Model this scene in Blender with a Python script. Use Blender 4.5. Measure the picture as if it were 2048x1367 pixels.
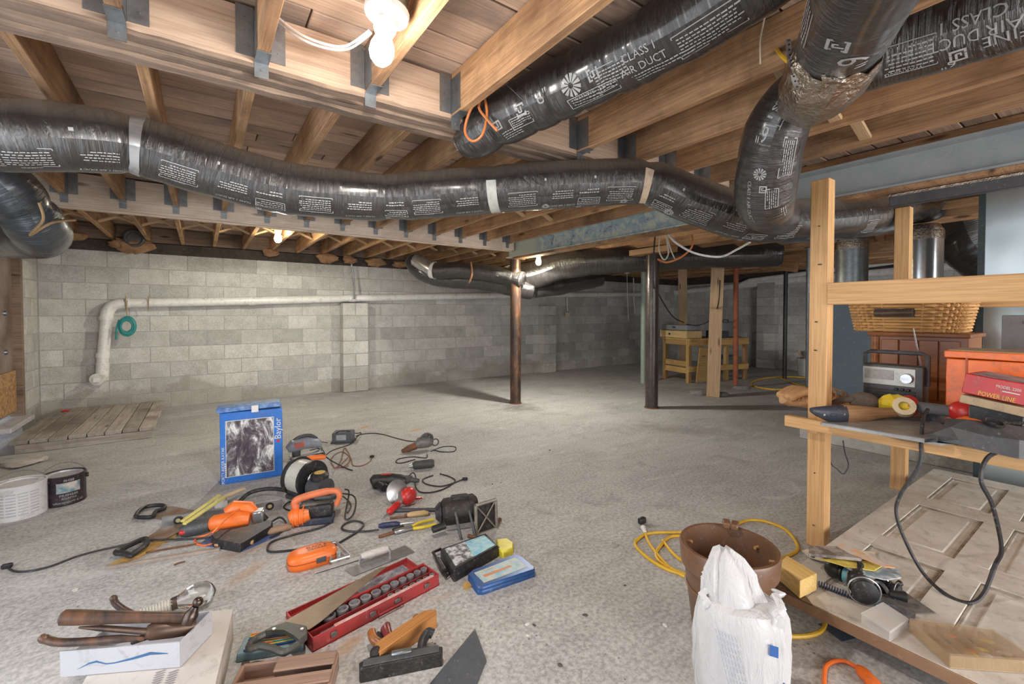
import bpy, bmesh, math, random
from mathutils import Vector, Matrix, noise as mnoise
random.seed(7)
SC = bpy.context.scene
COL = SC.collection
for o in list(bpy.data.objects): bpy.data.objects.remove(o)
V = Vector
# ------------------------------------------------------------------ camera
FPX, HCAM, PITCH, YAW = 890.0, 1.24, math.radians(1.2), math.radians(34.9)
HORIZON = 628.0
SHIFT = -((683.5-HORIZON)-FPX*math.tan(PITCH))/2048.0
cam_data = bpy.data.cameras.new('camera'); cam = bpy.data.objects.new('camera', cam_data); COL.objects.link(cam)
cam_data.sensor_width = 36; cam_data.lens = FPX/2048*36; cam_data.shift_y = SHIFT; cam_data.clip_start = .02
cam.location = (0, 0, HCAM); cam.rotation_euler = (math.pi/2-PITCH, 0, -YAW)
SC.camera = cam
# ------------------------------------------------------------------ world and large assumed daylight and added fill sources
w = bpy.data.worlds.new('sky'); SC.world = w; w.use_nodes = True
wn = w.node_tree; bg = wn.nodes['Background']; bg.inputs[0].default_value = (.80, .88, 1, 1); bg.inputs[1].default_value = 1.0
SC.view_settings.view_transform = 'Standard'; SC.view_settings.look = 'None'
SC.view_settings.gamma = 1; SC.view_settings.use_curve_mapping = False
SC.view_settings.exposure = 0.12
def area(name, loc, rot, sx, sy, power, col):
    l = bpy.data.lights.new(name, 'AREA'); l.shape = 'RECTANGLE'; l.size = sx; l.size_y = sy; l.energy = power; l.color = col
    o = bpy.data.objects.new(name, l); COL.objects.link(o); o.location = loc; o.rotation_euler = rot; return o
# added fill lamp behind the camera; assumed daylight lamp at left
area('fill_behind_camera', (2.6, -3.55, 1.12), (math.radians(90), 0, 0), 5.4, 2.0, 255, (1, .99, .98))
area('assumed_side_daylight', (-1.70, 1.2, 1.1), (math.radians(90), 0, math.radians(-90)), 2.8, 1.9, 52, (.90, .95, 1))  # added area lamp in an unseen opening; light from the left is assumed
BULB_A = 1.0
# ------------------------------------------------------------------ pixel -> world
_f = V((math.sin(YAW)*math.cos(PITCH), math.cos(YAW)*math.cos(PITCH), -math.sin(PITCH)))
_r = V((math.cos(YAW), -math.sin(YAW), 0)); _u = _r.cross(_f); CAM = V((0, 0, HCAM))
def ray(px, py): return _f + _r*((px-1024)/FPX) + _u*((683.5-py)/FPX + SHIFT*2048/FPX)
def F(px, py, z=0.0):
    d = ray(px, py); return CAM + d*((z-HCAM)/d.z)
def D(px, py, d): return CAM + ray(px, py)*d
def WY(px, py, y):
    d = ray(px, py); return CAM + d*(y/d.y)
def WX(px, py, x):
    d = ray(px, py); return CAM + d*(x/d.x)
# ------------------------------------------------------------------ materials
MATS = {}
def rgb(c): return (c[0], c[1], c[2], 1)
def _base(name):
    m = bpy.data.materials.new(name); m.use_nodes = True; nt = m.node_tree; b = nt.nodes['Principled BSDF']
    return m, nt, b, nt.nodes.new, nt.links.new
def _vec(nt, stretch, rnd=True):
    N, L = nt.nodes.new, nt.links.new
    tc = N('ShaderNodeTexCoord'); mp = N('ShaderNodeMapping'); mp.inputs['Scale'].default_value = stretch
    if rnd:
        oi = N('ShaderNodeObjectInfo'); mu = N('ShaderNodeMath'); mu.operation = 'MULTIPLY'; mu.inputs[1].default_value = 37.0
        ad = N('ShaderNodeVectorMath'); ad.operation = 'ADD'
        L(oi.outputs['Random'], mu.inputs[0]); L(tc.outputs['Object'], ad.inputs[0]); L(mu.outputs[0], ad.inputs[1]); L(ad.outputs[0], mp.inputs[0])
    else: L(tc.outputs['Object'], mp.inputs[0])
    return mp.outputs[0]
def _ramp(nt, fac, stops):
    r = nt.nodes.new('ShaderNodeValToRGB'); e = r.color_ramp.elements
    while len(e) < len(stops): e.new(.5)
    for k, (p, c) in enumerate(stops): e[k].position = p; e[k].color = rgb(c)
    nt.links.new(fac, r.inputs[0]); return r.outputs[0]
def _noise(nt, vec, scale, detail=5, rough=.6, dist=0):
    n = nt.nodes.new('ShaderNodeTexNoise'); n.inputs['Scale'].default_value = scale; n.inputs['Detail'].default_value = detail
    n.inputs['Roughness'].default_value = rough; n.inputs['Distortion'].default_value = dist; nt.links.new(vec, n.inputs['Vector']); return n.outputs['Fac']
def _mix(nt, fac, a, b, mode='MIX'):
    m = nt.nodes.new('ShaderNodeMix'); m.data_type = 'RGBA'; m.blend_type = mode
    for s, v in ((m.inputs[0], fac), (m.inputs[6], a), (m.inputs[7], b)):
        if isinstance(v, (int, float)): s.default_value = v
        elif isinstance(v, tuple): s.default_value = rgb(v)
        else: nt.links.new(v, s)
    return m.outputs[2]
def _rand(nt, col, amt):
    oi = nt.nodes.new('ShaderNodeObjectInfo'); mr = nt.nodes.new('ShaderNodeMapRange'); mr.inputs[3].default_value = 1-amt; mr.inputs[4].default_value = 1+amt
    nt.links.new(oi.outputs['Random'], mr.inputs[0])
    h = nt.nodes.new('ShaderNodeHueSaturation'); nt.links.new(mr.outputs[0], h.inputs['Value']); nt.links.new(col, h.inputs['Color']); return h.outputs[0]
def _bump(nt, b, h, strength, dist=.01):
    n = nt.nodes.new('ShaderNodeBump'); n.inputs['Strength'].default_value = strength; n.inputs['Distance'].default_value = dist
    nt.links.new(h, n.inputs['Height']); nt.links.new(n.outputs[0], b.inputs['Normal'])
def mat(name, c1, c2=None, scale=9, rough=.55, metal=0, bump=0, bscale=None, stretch=(1, 1, 1), rand=0, contrast=.25, emit=0, trans=0, alpha=1, spec=.5, coat=0, dirt=.38):
    if name in MATS: return MATS[name]
    m, nt, b, N, L = _base(name)
    b.inputs['Roughness'].default_value = rough; b.inputs['Metallic'].default_value = metal
    b.inputs['Specular IOR Level'].default_value = spec; b.inputs['Coat Weight'].default_value = coat
    c2 = c2 or tuple(x*.78 for x in c1)
    v = _vec(nt, stretch); f = _noise(nt, v, scale)
    col = _ramp(nt, f, [(.5-contrast, c2), (.5+contrast, c1)])
    if dirt and not trans and alpha == 1:      # grime, scuffs and dust specks
        dn = _noise(nt, _vec(nt, (1, 1, 1)), 17, 7, .72, .6); col = _mix(nt, _ramp(nt, dn, [(.52, (0, 0, 0)), (.68, (dirt,)*3)]), col, (.13, .11, .095)); dn2 = _noise(nt, _vec(nt, (1, 1, 1)), 60, 4, .7); col = _mix(nt, _ramp(nt, dn2, [(.60, (0, 0, 0)), (.72, (dirt*.8,)*3)]), col, (.45, .42, .39))
    if rand: col = _rand(nt, col, rand)
    L(col, b.inputs['Base Color'])
    if bump: _bump(nt, b, _noise(nt, v, bscale or scale*4, 4), bump)
    if emit: L(col, b.inputs['Emission Color']); b.inputs['Emission Strength'].default_value = emit
    if trans: b.inputs['Transmission Weight'].default_value = trans
    if alpha < 1: b.inputs['Alpha'].default_value = alpha
    MATS[name] = m; return m
def wood(name, light, dark, rand=.15, rough=.7, grain=16, stain=None, bump=.25, knots=True):
    if name in MATS: return MATS[name]
    m, nt, b, N, L = _base(name); b.inputs['Roughness'].default_value = rough
    v = _vec(nt, (1, 1, 1)); vs = _vec(nt, (.9, grain, grain))
    g = _noise(nt, vs, 1.6, 8, .62, .5); col = _ramp(nt, g, [(.3, dark), (.52, tuple((a*2+c)/3 for a, c in zip(light, dark))), (.72, light)])
    fine = _noise(nt, _vec(nt, (2.5, 90, 90)), 1.5, 3); col = _mix(nt, .35, col, _ramp(nt, fine, [(.35, tuple(x*.55 for x in dark)), (.6, light)]))
    if stain:
        s = _noise(nt, v, 1.7, 6, .65, .3); col = _mix(nt, _ramp(nt, s, [(.46, (0, 0, 0)), (.66, (.8, .8, .8))]), col, stain)
    if knots:
        vo = N('ShaderNodeTexVoronoi'); vo.inputs['Scale'].default_value = 1.0; L(_vec(nt, (1.6, 7, 7)), vo.inputs['Vector'])
        k = _ramp(nt, vo.outputs['Distance'], [(.06, (1, 1, 1)), (.13, (0, 0, 0))]); col = _mix(nt, k, col, tuple(x*.45 for x in dark))
    if rand: col = _rand(nt, col, rand)
    L(col, b.inputs['Base Color']); _bump(nt, b, g, bump, .004); MATS[name] = m; return m
# ------------------------------------------------------------------ mesh building
W = {}
class MB:
    def __init__(s): s.v = []; s.f = []
    def add(s, vs, fs, M=None):
        n = len(s.v); s.v += [(M @ V(p)) if M else V(p) for p in vs]; s.f += [tuple(n+i for i in f) for f in fs]; return s
    def box(s, c, sz, M=None, bev=0, seg=1):
        bm = bmesh.new(); bmesh.ops.create_cube(bm, size=1, matrix=Matrix.Translation(V(c)) @ Matrix.Diagonal((sz[0], sz[1], sz[2], 1)))
        if bev: bmesh.ops.bevel(bm, geom=bm.edges[:], offset=bev, segments=seg, affect='EDGES', profile=.5)
        bm.verts.index_update(); s.add([v.co.copy() for v in bm.verts], [[v.index for v in f.verts] for f in bm.faces], M); bm.free(); return s
    def prism(s, poly, z0, z1, M=None, bev=0, seg=1):
        a = sum(poly[i][0]*poly[(i+1) % len(poly)][1]-poly[(i+1) % len(poly)][0]*poly[i][1] for i in range(len(poly)))
        if a < 0: poly = poly[::-1]
        bm = bmesh.new(); n = len(poly)
        lo = [bm.verts.new((p[0], p[1], z0)) for p in poly]; hi = [bm.verts.new((p[0], p[1], z1)) for p in poly]
        bm.faces.new(lo[::-1]); top = bm.faces.new(hi)
        for i in range(n): bm.faces.new((lo[i], lo[(i+1) % n], hi[(i+1) % n], hi[i]))
        if bev: bmesh.ops.bevel(bm, geom=list(set(list(top.edges)+[e for v in hi for e in v.link_edges if len({q.co.z for q in e.verts}) > 1])), offset=bev, segments=seg, affect='EDGES', profile=.5)
        bm.verts.index_update(); s.add([v.co.copy() for v in bm.verts], [[v.index for v in f.verts] for f in bm.faces], M); bm.free(); return s
    def loft(s, rings, closed=True, caps=True, M=None):
        n = len(rings[0]); vs = [p for r in rings for p in r]; fs = []
        for i in range(len(rings)-1):
            for j in range(n if closed else n-1):
                k = (j+1) % n; fs.append((i*n+j, i*n+k, (i+1)*n+k, (i+1)*n+j))
        if caps and closed:
            fs.append(tuple(range(n))[::-1]); fs.append(tuple((len(rings)-1)*n+j for j in range(n)))
        return s.add(vs, fs, M)
    def tube(s, pts, r, n=8, M=None, caps=True):
        pts = [V(p) for p in pts]; rings = []; prev = None
        for i, p in enumerate(pts):
            t = (pts[min(i+1, len(pts)-1)]-pts[max(i-1, 0)])
            t = t.normalized() if t.length > 1e-9 else V((0, 0, 1))
            if prev is None: a = t.orthogonal().normalized()
            else:
                a = prev-t*prev.dot(t); a = a.normalized() if a.length > 1e-6 else t.orthogonal().normalized()
            prev = a; b = t.cross(a); rr = r[i] if isinstance(r, (list, tuple)) else r
            rings.append([p+(a*math.cos(2*math.pi*j/n)+b*math.sin(2*math.pi*j/n))*rr for j in range(n)])
        return s.loft(rings, True, caps, M)
    def cyl(s, p0, p1, r0, r1=None, n=16, M=None): return s.tube([p0, p1], [r0, r1 if r1 is not None else r0], n, M)
    def lathe(s, prof, n=24, M=None, caps=True):
        return s.loft([[V((r*math.cos(2*math.pi*j/n), r*math.sin(2*math.pi*j/n), z)) for j in range(n)] for r, z in prof], True, caps, M)
    def ell(s, c, rad, M=None, n=14, m=9):
        rings = []
        for i in range(m):
            a = -math.pi/2+math.pi*(i+.02)/(m-1+.04) if 0 else -math.pi/2*.985+math.pi*.985*i/(m-1)
            rings.append([V((c[0]+rad[0]*math.cos(a)*math.cos(2*math.pi*j/n), c[1]+rad[1]*math.cos(a)*math.sin(2*math.pi*j/n), c[2]+rad[2]*math.sin(a))) for j in range(n)])
        return s.loft(rings, True, True, M)
    def torus(s, c, R, r, M=None, n=24, m=8, ax='z', sq=1.0):
        rings = []
        for i in range(n+1):
            a = 2*math.pi*i/n; rg = []
            for j in range(m):
                b = 2*math.pi*j/m; q = R+r*math.cos(b); p = (q*math.cos(a), q*math.sin(a)*sq, r*math.sin(b))
                p = p if ax == 'z' else ((p[0], p[2], p[1]) if ax == 'y' else (p[2], p[0], p[1])); rg.append(V(p)+V(c))
            rings.append(rg)
        return s.loft(rings, True, False, M)
def mesh_of(mb, name, smooth=True, ang=38):
    me = bpy.data.meshes.new(name); me.from_pydata([tuple(v) for v in mb.v], [], mb.f)
    if smooth:
        me.polygons.foreach_set('use_smooth', [True]*len(me.polygons)); me.set_sharp_from_angle(angle=math.radians(ang))
    me.update(); return me
def link(name, data, M=None, parent=None, m=None):
    o = bpy.data.objects.new(name, data); COL.objects.link(o); M = M or (W[parent].copy() if parent else Matrix())
    W[o] = M
    if parent: o.parent = parent; o.matrix_basis = W[parent].inverted() @ M
    else: o.matrix_basis = M
    if m is not None and data is not None and not data.materials: data.materials.append(m)
    return o
def tag(o, label=None, cat=None, group=None, kind=None):
    for k, v in (('label', label), ('category', cat), ('group', group), ('kind', kind)):
        if v: o[k] = v
    return o
def frame(p, head=None, up=(0, 0, 1)):
    x = V(head)-V(p) if head is not None else V((1, 0, 0)); z = V(up).normalized(); x = x-z*x.dot(z); x.normalize(); y = z.cross(x)
    M = Matrix((x, y, z)).transposed().to_4x4(); M.translation = p; return M
class Th:                      # a thing: Empty at its base, local x along its heading
    def __init__(s, name, label, cat, p, head=None, group=None, up=(0, 0, 1)):
        s.W = frame(V(p), head, up); s.o = link(name, None, s.W); s.o.empty_display_size = .05; tag(s.o, label, cat, group); s.i = s.W.inverted()
    def l(s, px, py, z=0.0): return s.i @ F(px, py, z)
    def L(s, p): return s.i @ V(p)
    def part(s, name, mb, m, parent=None, label=None, smooth=True, ang=38, kind=None):
        o = link(name, mesh_of(mb, name, smooth, ang), s.W, parent or s.o, m); tag(o, label, kind=kind); return o
def solo(name, label, cat, mb, m, M=None, group=None, smooth=True, ang=38):
    o = link(name, mesh_of(mb, name, smooth, ang), M or Matrix(), None, m); return tag(o, label, cat, group)
def struct(name, mb, m, label=None, smooth=False):
    o = link(name, mesh_of(mb, name, smooth), Matrix(), None, m); return tag(o, label, kind='structure')
def spline(pts, n=8, closed=False):
    P = [V(p) for p in pts]; out = []; k = len(P)
    for i in range(k if closed else k-1):
        a, b, c, d = (P[(i-1) % k], P[i], P[(i+1) % k], P[(i+2) % k]) if closed else (P[max(i-1, 0)], P[i], P[i+1], P[min(i+2, k-1)])
        for j in range(n):
            t = j/n; out.append(.5*((2*b)+(c-a)*t+(2*a-5*b+4*c-d)*t*t+(3*b-a-3*c+d)*t**3))
    if not closed: out.append(P[-1])
    return out
def fl(pts, r=.004, z=None):   # pixel path lying on the floor -> world points
    return [F(p[0], p[1], (p[2] if len(p) > 2 else (r if z is None else z))) for p in pts]
def cord(T, name, pts, r, m, n=6, sub=7, world=True, label=None):
    P = spline(pts, sub); mb = MB().tube([T.L(p) for p in P] if world else P, r, n); return T.part(name, mb, m, label=label)
def board(name, p0, p1, wd, ht, m, parent=None, up=(0, 0, 1), bev=.003, data=None):   # timber with its grain along local x
    p0, p1 = V(p0), V(p1); M = frame((p0+p1)/2, p1, up) if abs((p1-p0).normalized().dot(V(up))) < .99 else frame((p0+p1)/2, p1, (0, 1, 0))
    x = (p1-p0).normalized(); z = V(up)-x*V(up).dot(x)
    if z.length < 1e-3: z = V((0, 1, 0))-x*x.y
    z.normalize(); y = z.cross(x); M = Matrix((x, y, z)).transposed().to_4x4(); M.translation = (p0+p1)/2
    me = data or mesh_of(MB().box((0, 0, 0), ((p1-p0).length, wd, ht), bev=bev), name, False)
    return link(name, me, M, parent, m)
_TX = {}
def text2d(s, size=1.0):       # outlines of lettering as flat triangles
    if s not in _TX:
        c = bpy.data.curves.new('t', 'FONT'); c.body = s; c.size = 1; c.align_x = 'CENTER'; c.align_y = 'CENTER'; c.resolution_u = 2
        o = bpy.data.objects.new('t', c); COL.objects.link(o); dg = bpy.context.evaluated_depsgraph_get(); me = bpy.data.meshes.new_from_object(o.evaluated_get(dg))
        _TX[s] = ([(v.co.x, v.co.y) for v in me.vertices], [tuple(p.vertices) for p in me.polygons])
        bpy.data.objects.remove(o); bpy.data.curves.remove(c); bpy.data.meshes.remove(me)
    v, f = _TX[s]; return [(x*size, y*size) for x, y in v], f
def decal(T, name, items, m, M, parent=None):   # items: ('t', text, x, y, size, rot) or ('r', x, y, w, h) or ('p', poly); M maps xy plane to local
    mb = MB()
    for it in items:
        if it[0] == 't':
            v, f = text2d(it[1], it[4]); a = it[5] if len(it) > 5 else 0; wx = it[6] if len(it) > 6 else 1
            v = [(x*wx*math.cos(a)-y*math.sin(a)+it[2], x*wx*math.sin(a)+y*math.cos(a)+it[3], 0) for x, y in v]; mb.add(v, f, M)
        elif it[0] == 'r':
            x, y, w_, h_ = it[1:5]; mb.add([(x-w_/2, y-h_/2, 0), (x+w_/2, y-h_/2, 0), (x+w_/2, y+h_/2, 0), (x-w_/2, y+h_/2, 0)], [(0, 1, 2, 3)], M)
        else: mb.add([(p[0], p[1], 0) for p in it[1]], [tuple(range(len(it[1])))], M)
    return T.part(name, mb, m, parent, smooth=False, kind='stuff' if len(items) > 1 else None)
# ------------------------------------------------------------------ shared materials
JW = wood('joist_wood', (.62, .37, .19), (.25, .125, .06), .26, .8, stain=(.13, .068, .036), grain=11)
DK = wood('deck_wood', (.68, .51, .39), (.42, .29, .21), .34, .8, stain=(.26, .21, .20))
GW = wood('girder_wood', (.36, .26, .19), (.15, .10, .07), .18, .85, stain=(.09, .065, .05), bump=.9)
PINE = wood('pine', (.72, .44, .20), (.52, .27, .10), .08, .6, grain=22)
OLDW = wood('weathered_wood', (.52, .47, .42), (.28, .23, .19), .22, .85, stain=(.16, .13, .11))
BROWNW = wood('brown_wood', (.42, .24, .11), (.20, .10, .04), .1, .5)
REDW = wood('varnished_wood', (.36, .13, .035), (.20, .065, .02), .06, .35)
STEEL = mat('galvanised_steel', (.36, .38, .40), (.22, .24, .25), 14, .4, .85, .05)
DSTEEL = mat('dark_hanger_steel', (.20, .19, .19), (.11, .10, .10), 20, .5, .6)
CHROME = mat('bright_steel', (.74, .77, .80), (.56, .59, .62), 5, .2, .8)
SILVER = mat('worn_silver', (.62, .63, .64), (.42, .43, .45), 20, .32, .85)
BLACK = mat('black_plastic', (.022, .022, .025), (.012, .012, .014), 30, .45, bump=.08)
BLKC = mat('cord_rubber', (.028, .027, .030), None, 20, .55)
DGREY = mat('dark_grey_plastic', (.075, .078, .085), (.05, .05, .055), 25, .5)
ORANGE = mat('orange_plastic', (.90, .20, .03), (.78, .15, .02), 12, .38)
RED = mat('red_plastic', (.62, .03, .025), (.48, .02, .02), 12, .35)
WHITE = mat('white_plastic', (.78, .77, .75), (.68, .67, .65), 10, .5)
PVC = mat('white_pipe_plastic', (.86, .86, .84), (.74, .73, .69), 5, .35)
YEL = mat('yellow_rubber', (.78, .48, .035), (.66, .38, .02), 14, .42)
YELP = mat('yellow_plastic', (.80, .62, .04), (.68, .50, .03), 14, .4)
TEAL = mat('teal_hose', (.01, .30, .29), (.01, .20, .20), 20, .4)
TAN = mat('tan_leather', (.62, .36, .17), (.46, .24, .10), 14, .6, bump=.3)
PAPER = mat('white_card', (.70, .69, .68), (.66, .65, .64), 6, .7)
INK = mat('white_print', (.42, .42, .42), None, 30, .6)
RUSTY = mat('rusted_iron', (.30, .13, .06), (.08, .045, .03), 22, .7, .35, .4)
BROWNP = mat('brown_plastic', (.20, .105, .06), (.13, .065, .035), 7, .38, bump=.1)
IRON = mat('black_iron', (.06, .055, .05), (.02, .018, .017), 30, .5, .6, .4)
GLASS = mat('clear_glass', (.95, .96, .95), (.9, .92, .9), 3, .04, trans=1)
CLEARP = mat('clear_plastic', (.88, .86, .84), (.80, .78, .76), 6, .15, alpha=.42)
FOIL = mat('foil_tape', (.62, .55, .47), (.36, .30, .25), 30, .22, 1, .9, 60)
BLUEP = mat('blue_paint', (.03, .11, .32), (.02, .07, .22), 12, .35, .2)
# ------------------------------------------------------------------ floor
def concrete():
    m, nt, b, N, L = _base('concrete_floor'); b.inputs['Roughness'].default_value = .72
    v = _vec(nt, (1, 1, 1), False)
    big = _noise(nt, v, .9, 7, .62, .4); col = _ramp(nt, big, [(.30, (.30, .295, .29)), (.50, (.44, .435, .43)), (.70, (.56, .555, .55))])
    st = _noise(nt, _vec(nt, (1.2, 4.5, 1), False), 1.4, 6, .6, .6); col = _mix(nt, .35, col, _ramp(nt, st, [(.35, (.30, .28, .26)), (.65, (.58, .56, .535))]))
    fine = _noise(nt, v, 55, 3, .7); col = _mix(nt, .34, col, _ramp(nt, fine, [(.38, (.15, .145, .14)), (.62, (.74, .73, .72))]))
    vo = N('ShaderNodeTexVoronoi'); vo.inputs['Scale'].default_value = 34; L(v, vo.inputs['Vector'])
    sp = _ramp(nt, vo.outputs['Distance'], [(.10, (.85, .85, .85)), (.17, (0, 0, 0))]); msk = _ramp(nt, _noise(nt, v, 3.1, 5), [(.47, (0, 0, 0)), (.60, (1, 1, 1))])
    col = _mix(nt, _mix(nt, 1.0, sp, msk, 'MULTIPLY'), col, (.12, .10, .085))
    md = _noise(nt, v, 3.2, 8, .72, .8); col = _mix(nt, _ramp(nt, md, [(.54, (0, 0, 0)), (.70, (.5, .5, .5))]), col, (.20, .185, .17)); wh = _noise(nt, _vec(nt, (1, 2.2, 1), False), 2.1, 7, .7, 1.0); col = _mix(nt, _ramp(nt, wh, [(.56, (0, 0, 0)), (.70, (.55, .55, .55))]), col, (.66, .65, .64))
    for (px, py, px2, py2, ratio, c, amt) in STAINS:       # rust, oil and damp marks on the slab
        a, e = F(px, py), F(px2, py2); dl = (e-a).length; ang = math.atan2((e-a).y, (e-a).x)
        mp = N('ShaderNodeMapping'); mp.vector_type = 'TEXTURE'; mp.inputs['Location'].default_value = ((a.x+e.x)/2, (a.y+e.y)/2, 0); mp.inputs['Rotation'].default_value = (0, 0, ang)
        mp.inputs['Scale'].default_value = (dl/2, dl/2*ratio, 1); tc = N('ShaderNodeTexCoord'); L(tc.outputs['Object'], mp.inputs[0])
        ln = N('ShaderNodeVectorMath'); ln.operation = 'LENGTH'; L(mp.outputs[0], ln.inputs[0])
        ad = N('ShaderNodeMath'); ad.operation = 'MULTIPLY_ADD'; L(_noise(nt, v, 7, 6, .7, .5), ad.inputs[0]); ad.inputs[1].default_value = 2.2; L(ln.outputs['Value'], ad.inputs[2])
        k = _ramp(nt, ad.outputs[0], [(.0, (amt,)*3), (.001, (amt,)*3), (1.0, (0, 0, 0))])
        mr = N('ShaderNodeMapRange'); mr.inputs[1].default_value = 1.2; mr.inputs[2].default_value = 2.0; mr.inputs[3].default_value = amt; mr.inputs[4].default_value = 0; L(ad.outputs[0], mr.inputs[0])
        col = _mix(nt, mr.outputs[0], col, c)
    L(col, b.inputs['Base Color']); _bump(nt, b, fine, .12, .004); return m
STAINS = [(715, 858, 745, 850, .4, (.55, .27, .07), .9), (805, 866, 850, 855, .35, (.55, .27, .07), .9), (330, 1150, 620, 1060, .35, (.30, .19, .12), .55),
          (420, 1200, 560, 1100, .3, (.38, .22, .11), .5), (660, 1330, 730, 1250, .5, (.45, .28, .14), .7), (980, 820, 1090, 808, 1.0, (.13, .115, .10), .7),
          (1230, 850, 1500, 870, .5, (.22, .205, .19), .5), (840, 1210, 940, 1170, .3, (.42, .27, .15), .4), (0, 930, 150, 915, .6, (.22, .17, .14), .7),
          (1260, 1045, 1335, 1055, .5, (.16, .14, .12), .6), (600, 960, 760, 1090, .5, (.33, .24, .18), .35), (1560, 835, 1640, 845, .8, (.14, .12, .10), .7)]
struct('floor', MB().box((4.5, 2, -.05), (12.8, 11.6, .1)), concrete(), 'grey stained concrete slab floor')
# ------------------------------------------------------------------ block walls
def blockmat():
    m, nt, b, N, L = _base('concrete_block'); b.inputs['Roughness'].default_value = .85
    v = _vec(nt, (1, 1, 1)); n1 = _noise(nt, v, 6, 6, .65); col = _ramp(nt, n1, [(.3, (.42, .42, .39)), (.55, (.57, .57, .545)), (.75, (.66, .66, .64))])
    n2 = _noise(nt, v, 70, 3, .7); col = _mix(nt, .3, col, _ramp(nt, n2, [(.36, (.18, .17, .15)), (.6, (.66, .64, .60))])); col = _rand(nt, col, .17)
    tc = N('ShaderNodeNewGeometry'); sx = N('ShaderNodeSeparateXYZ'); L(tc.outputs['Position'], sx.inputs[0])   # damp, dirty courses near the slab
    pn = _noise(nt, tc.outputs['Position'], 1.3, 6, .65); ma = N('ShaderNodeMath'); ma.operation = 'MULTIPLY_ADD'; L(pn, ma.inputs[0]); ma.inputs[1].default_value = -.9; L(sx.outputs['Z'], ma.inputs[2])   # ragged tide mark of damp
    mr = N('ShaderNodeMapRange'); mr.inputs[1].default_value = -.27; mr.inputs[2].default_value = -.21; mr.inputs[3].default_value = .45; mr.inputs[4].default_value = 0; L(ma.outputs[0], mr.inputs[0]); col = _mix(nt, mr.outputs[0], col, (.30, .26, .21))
    L(col, b.inputs['Base Color']); _bump(nt, b, n2, .35, .004); return m
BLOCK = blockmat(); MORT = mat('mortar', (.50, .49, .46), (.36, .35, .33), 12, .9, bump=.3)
YB, XR, XL, YF = 7.45, 10.75, -1.57, -3.6
BH, BL = .203, .406
wall_back = struct('wall_back', MB().box(((XL+XR)/2, YB+.1, 1.01), (XR-XL+.6, .2, 2.02)), MORT, 'pale grey concrete block wall along the back')
bm_full = mesh_of(MB().box((0, 0, 0), (BL-.008, .05, BH-.008), bev=.003), 'block', False); bm_half = mesh_of(MB().box((0, 0, 0), (BL/2-.010, .05, BH-.010), bev=.004), 'block', False)
def blocks(parent, p0, dirv, nrm, length, rows, skip=None, off=.02):
    d = V(dirv); nn = V(nrm); R = Matrix((d, d.cross(V((0, 0, 1)))*-1, V((0, 0, 1)))).transposed().to_4x4()
    for r in range(rows):
        x = -(BL/2 if r % 2 else 0)
        while x < length-.05:
            a, e = max(x, 0), min(x+BL, length); c = (a+e)/2; full = (e-a) > BL-.01; half = abs((e-a)-BL/2) < .02
            if e-a > .06 and not (skip and skip(c, r)):
                me = bm_full if full else (bm_half if half else mesh_of(MB().box((0, 0, 0), (e-a-.010, .05, BH-.010), bev=.004), 'block', False))
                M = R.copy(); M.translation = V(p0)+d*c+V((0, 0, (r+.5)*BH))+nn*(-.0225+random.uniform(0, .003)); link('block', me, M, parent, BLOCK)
            x += BL
blocks(wall_back, (XL, YB, 0), (1, 0, 0), (0, -1, 0), XR-XL, 10)
wall_right = struct('wall_right', MB().box((XR+.1, 2, 1.01), (.2, 11.4, 2.02)), MORT, 'grey concrete block wall at the far right end')
blocks(wall_right, (XR, YB, 0), (0, -1, 0), (-1, 0, 0), 5.7, 10)
def pilaster(px0, px1, ztop, name='pilaster'):
    x0, x1 = WY(px0, 700, YB-.2).x, WY(px1, 700, YB-.2).x; p = link(name, mesh_of(MB().box(((x0+x1)/2, YB-.09, ztop/2), (x1-x0-.012, .2, ztop-.01)), name, False), Matrix(), wall_back, MORT)
    rows = int(ztop/BH+.3)
    for r in range(rows):
        mid = (x0+x1)/2+(0 if r % 2 else .0)
        segs = [(x0, x1)] if r % 2 else [(x0, mid), (mid, x1)]
        for a, e in segs:
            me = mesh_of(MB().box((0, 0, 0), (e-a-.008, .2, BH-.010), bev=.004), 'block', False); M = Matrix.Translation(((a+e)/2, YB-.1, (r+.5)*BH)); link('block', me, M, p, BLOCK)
pilaster(686, 737, 7*BH); pilaster(1087, 1113, 7*BH)
# pilaster on the far wall
pw = link('pilaster', mesh_of(MB().box((XR-.09, 5.02, .98), (.2, .38, 1.95)), 'pilaster', False), Matrix(), wall_right, MORT)
for r in range(9):
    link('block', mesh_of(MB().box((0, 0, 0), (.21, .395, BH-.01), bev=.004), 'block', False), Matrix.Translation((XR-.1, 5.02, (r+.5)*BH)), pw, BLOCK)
# left wall: short return of blocks, a boarded door, and out of view an opening added to admit the assumed daylight
Y1 = 6.80
wall_left = struct('wall_left', MB().box((XL-.1, (Y1+YB)/2+.1, 1.01), (.2, YB-Y1+.2, 2.02)).box((XL-.1, 4.3, 1.01), (.2, 3.2, 2.02)).box((XL-.1, (YF-.3)/2, 1.01), (.2, -.3-YF, 2.02)), MORT, 'concrete block wall on the left with a boarded door')
blocks(wall_left, (XL, Y1, 0), (0, 1, 0), (1, 0, 0), YB-Y1-.03, 10)
d1 = struct('door_1', MB().box((XL-.06, 6.34, 1.12), (.04, .86, 1.8)), mat('door_board', (.34, .27, .24), (.14, .09, .07), 3, .5, bump=.1, contrast=.18), 'weathered plywood board covering the left doorway')
link('frame_post', mesh_of(MB().box((XL-.02, 6.775, 1.06), (.10, .05, 1.95), bev=.004), 'frame_post', False), Matrix(), d1, GW)
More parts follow.
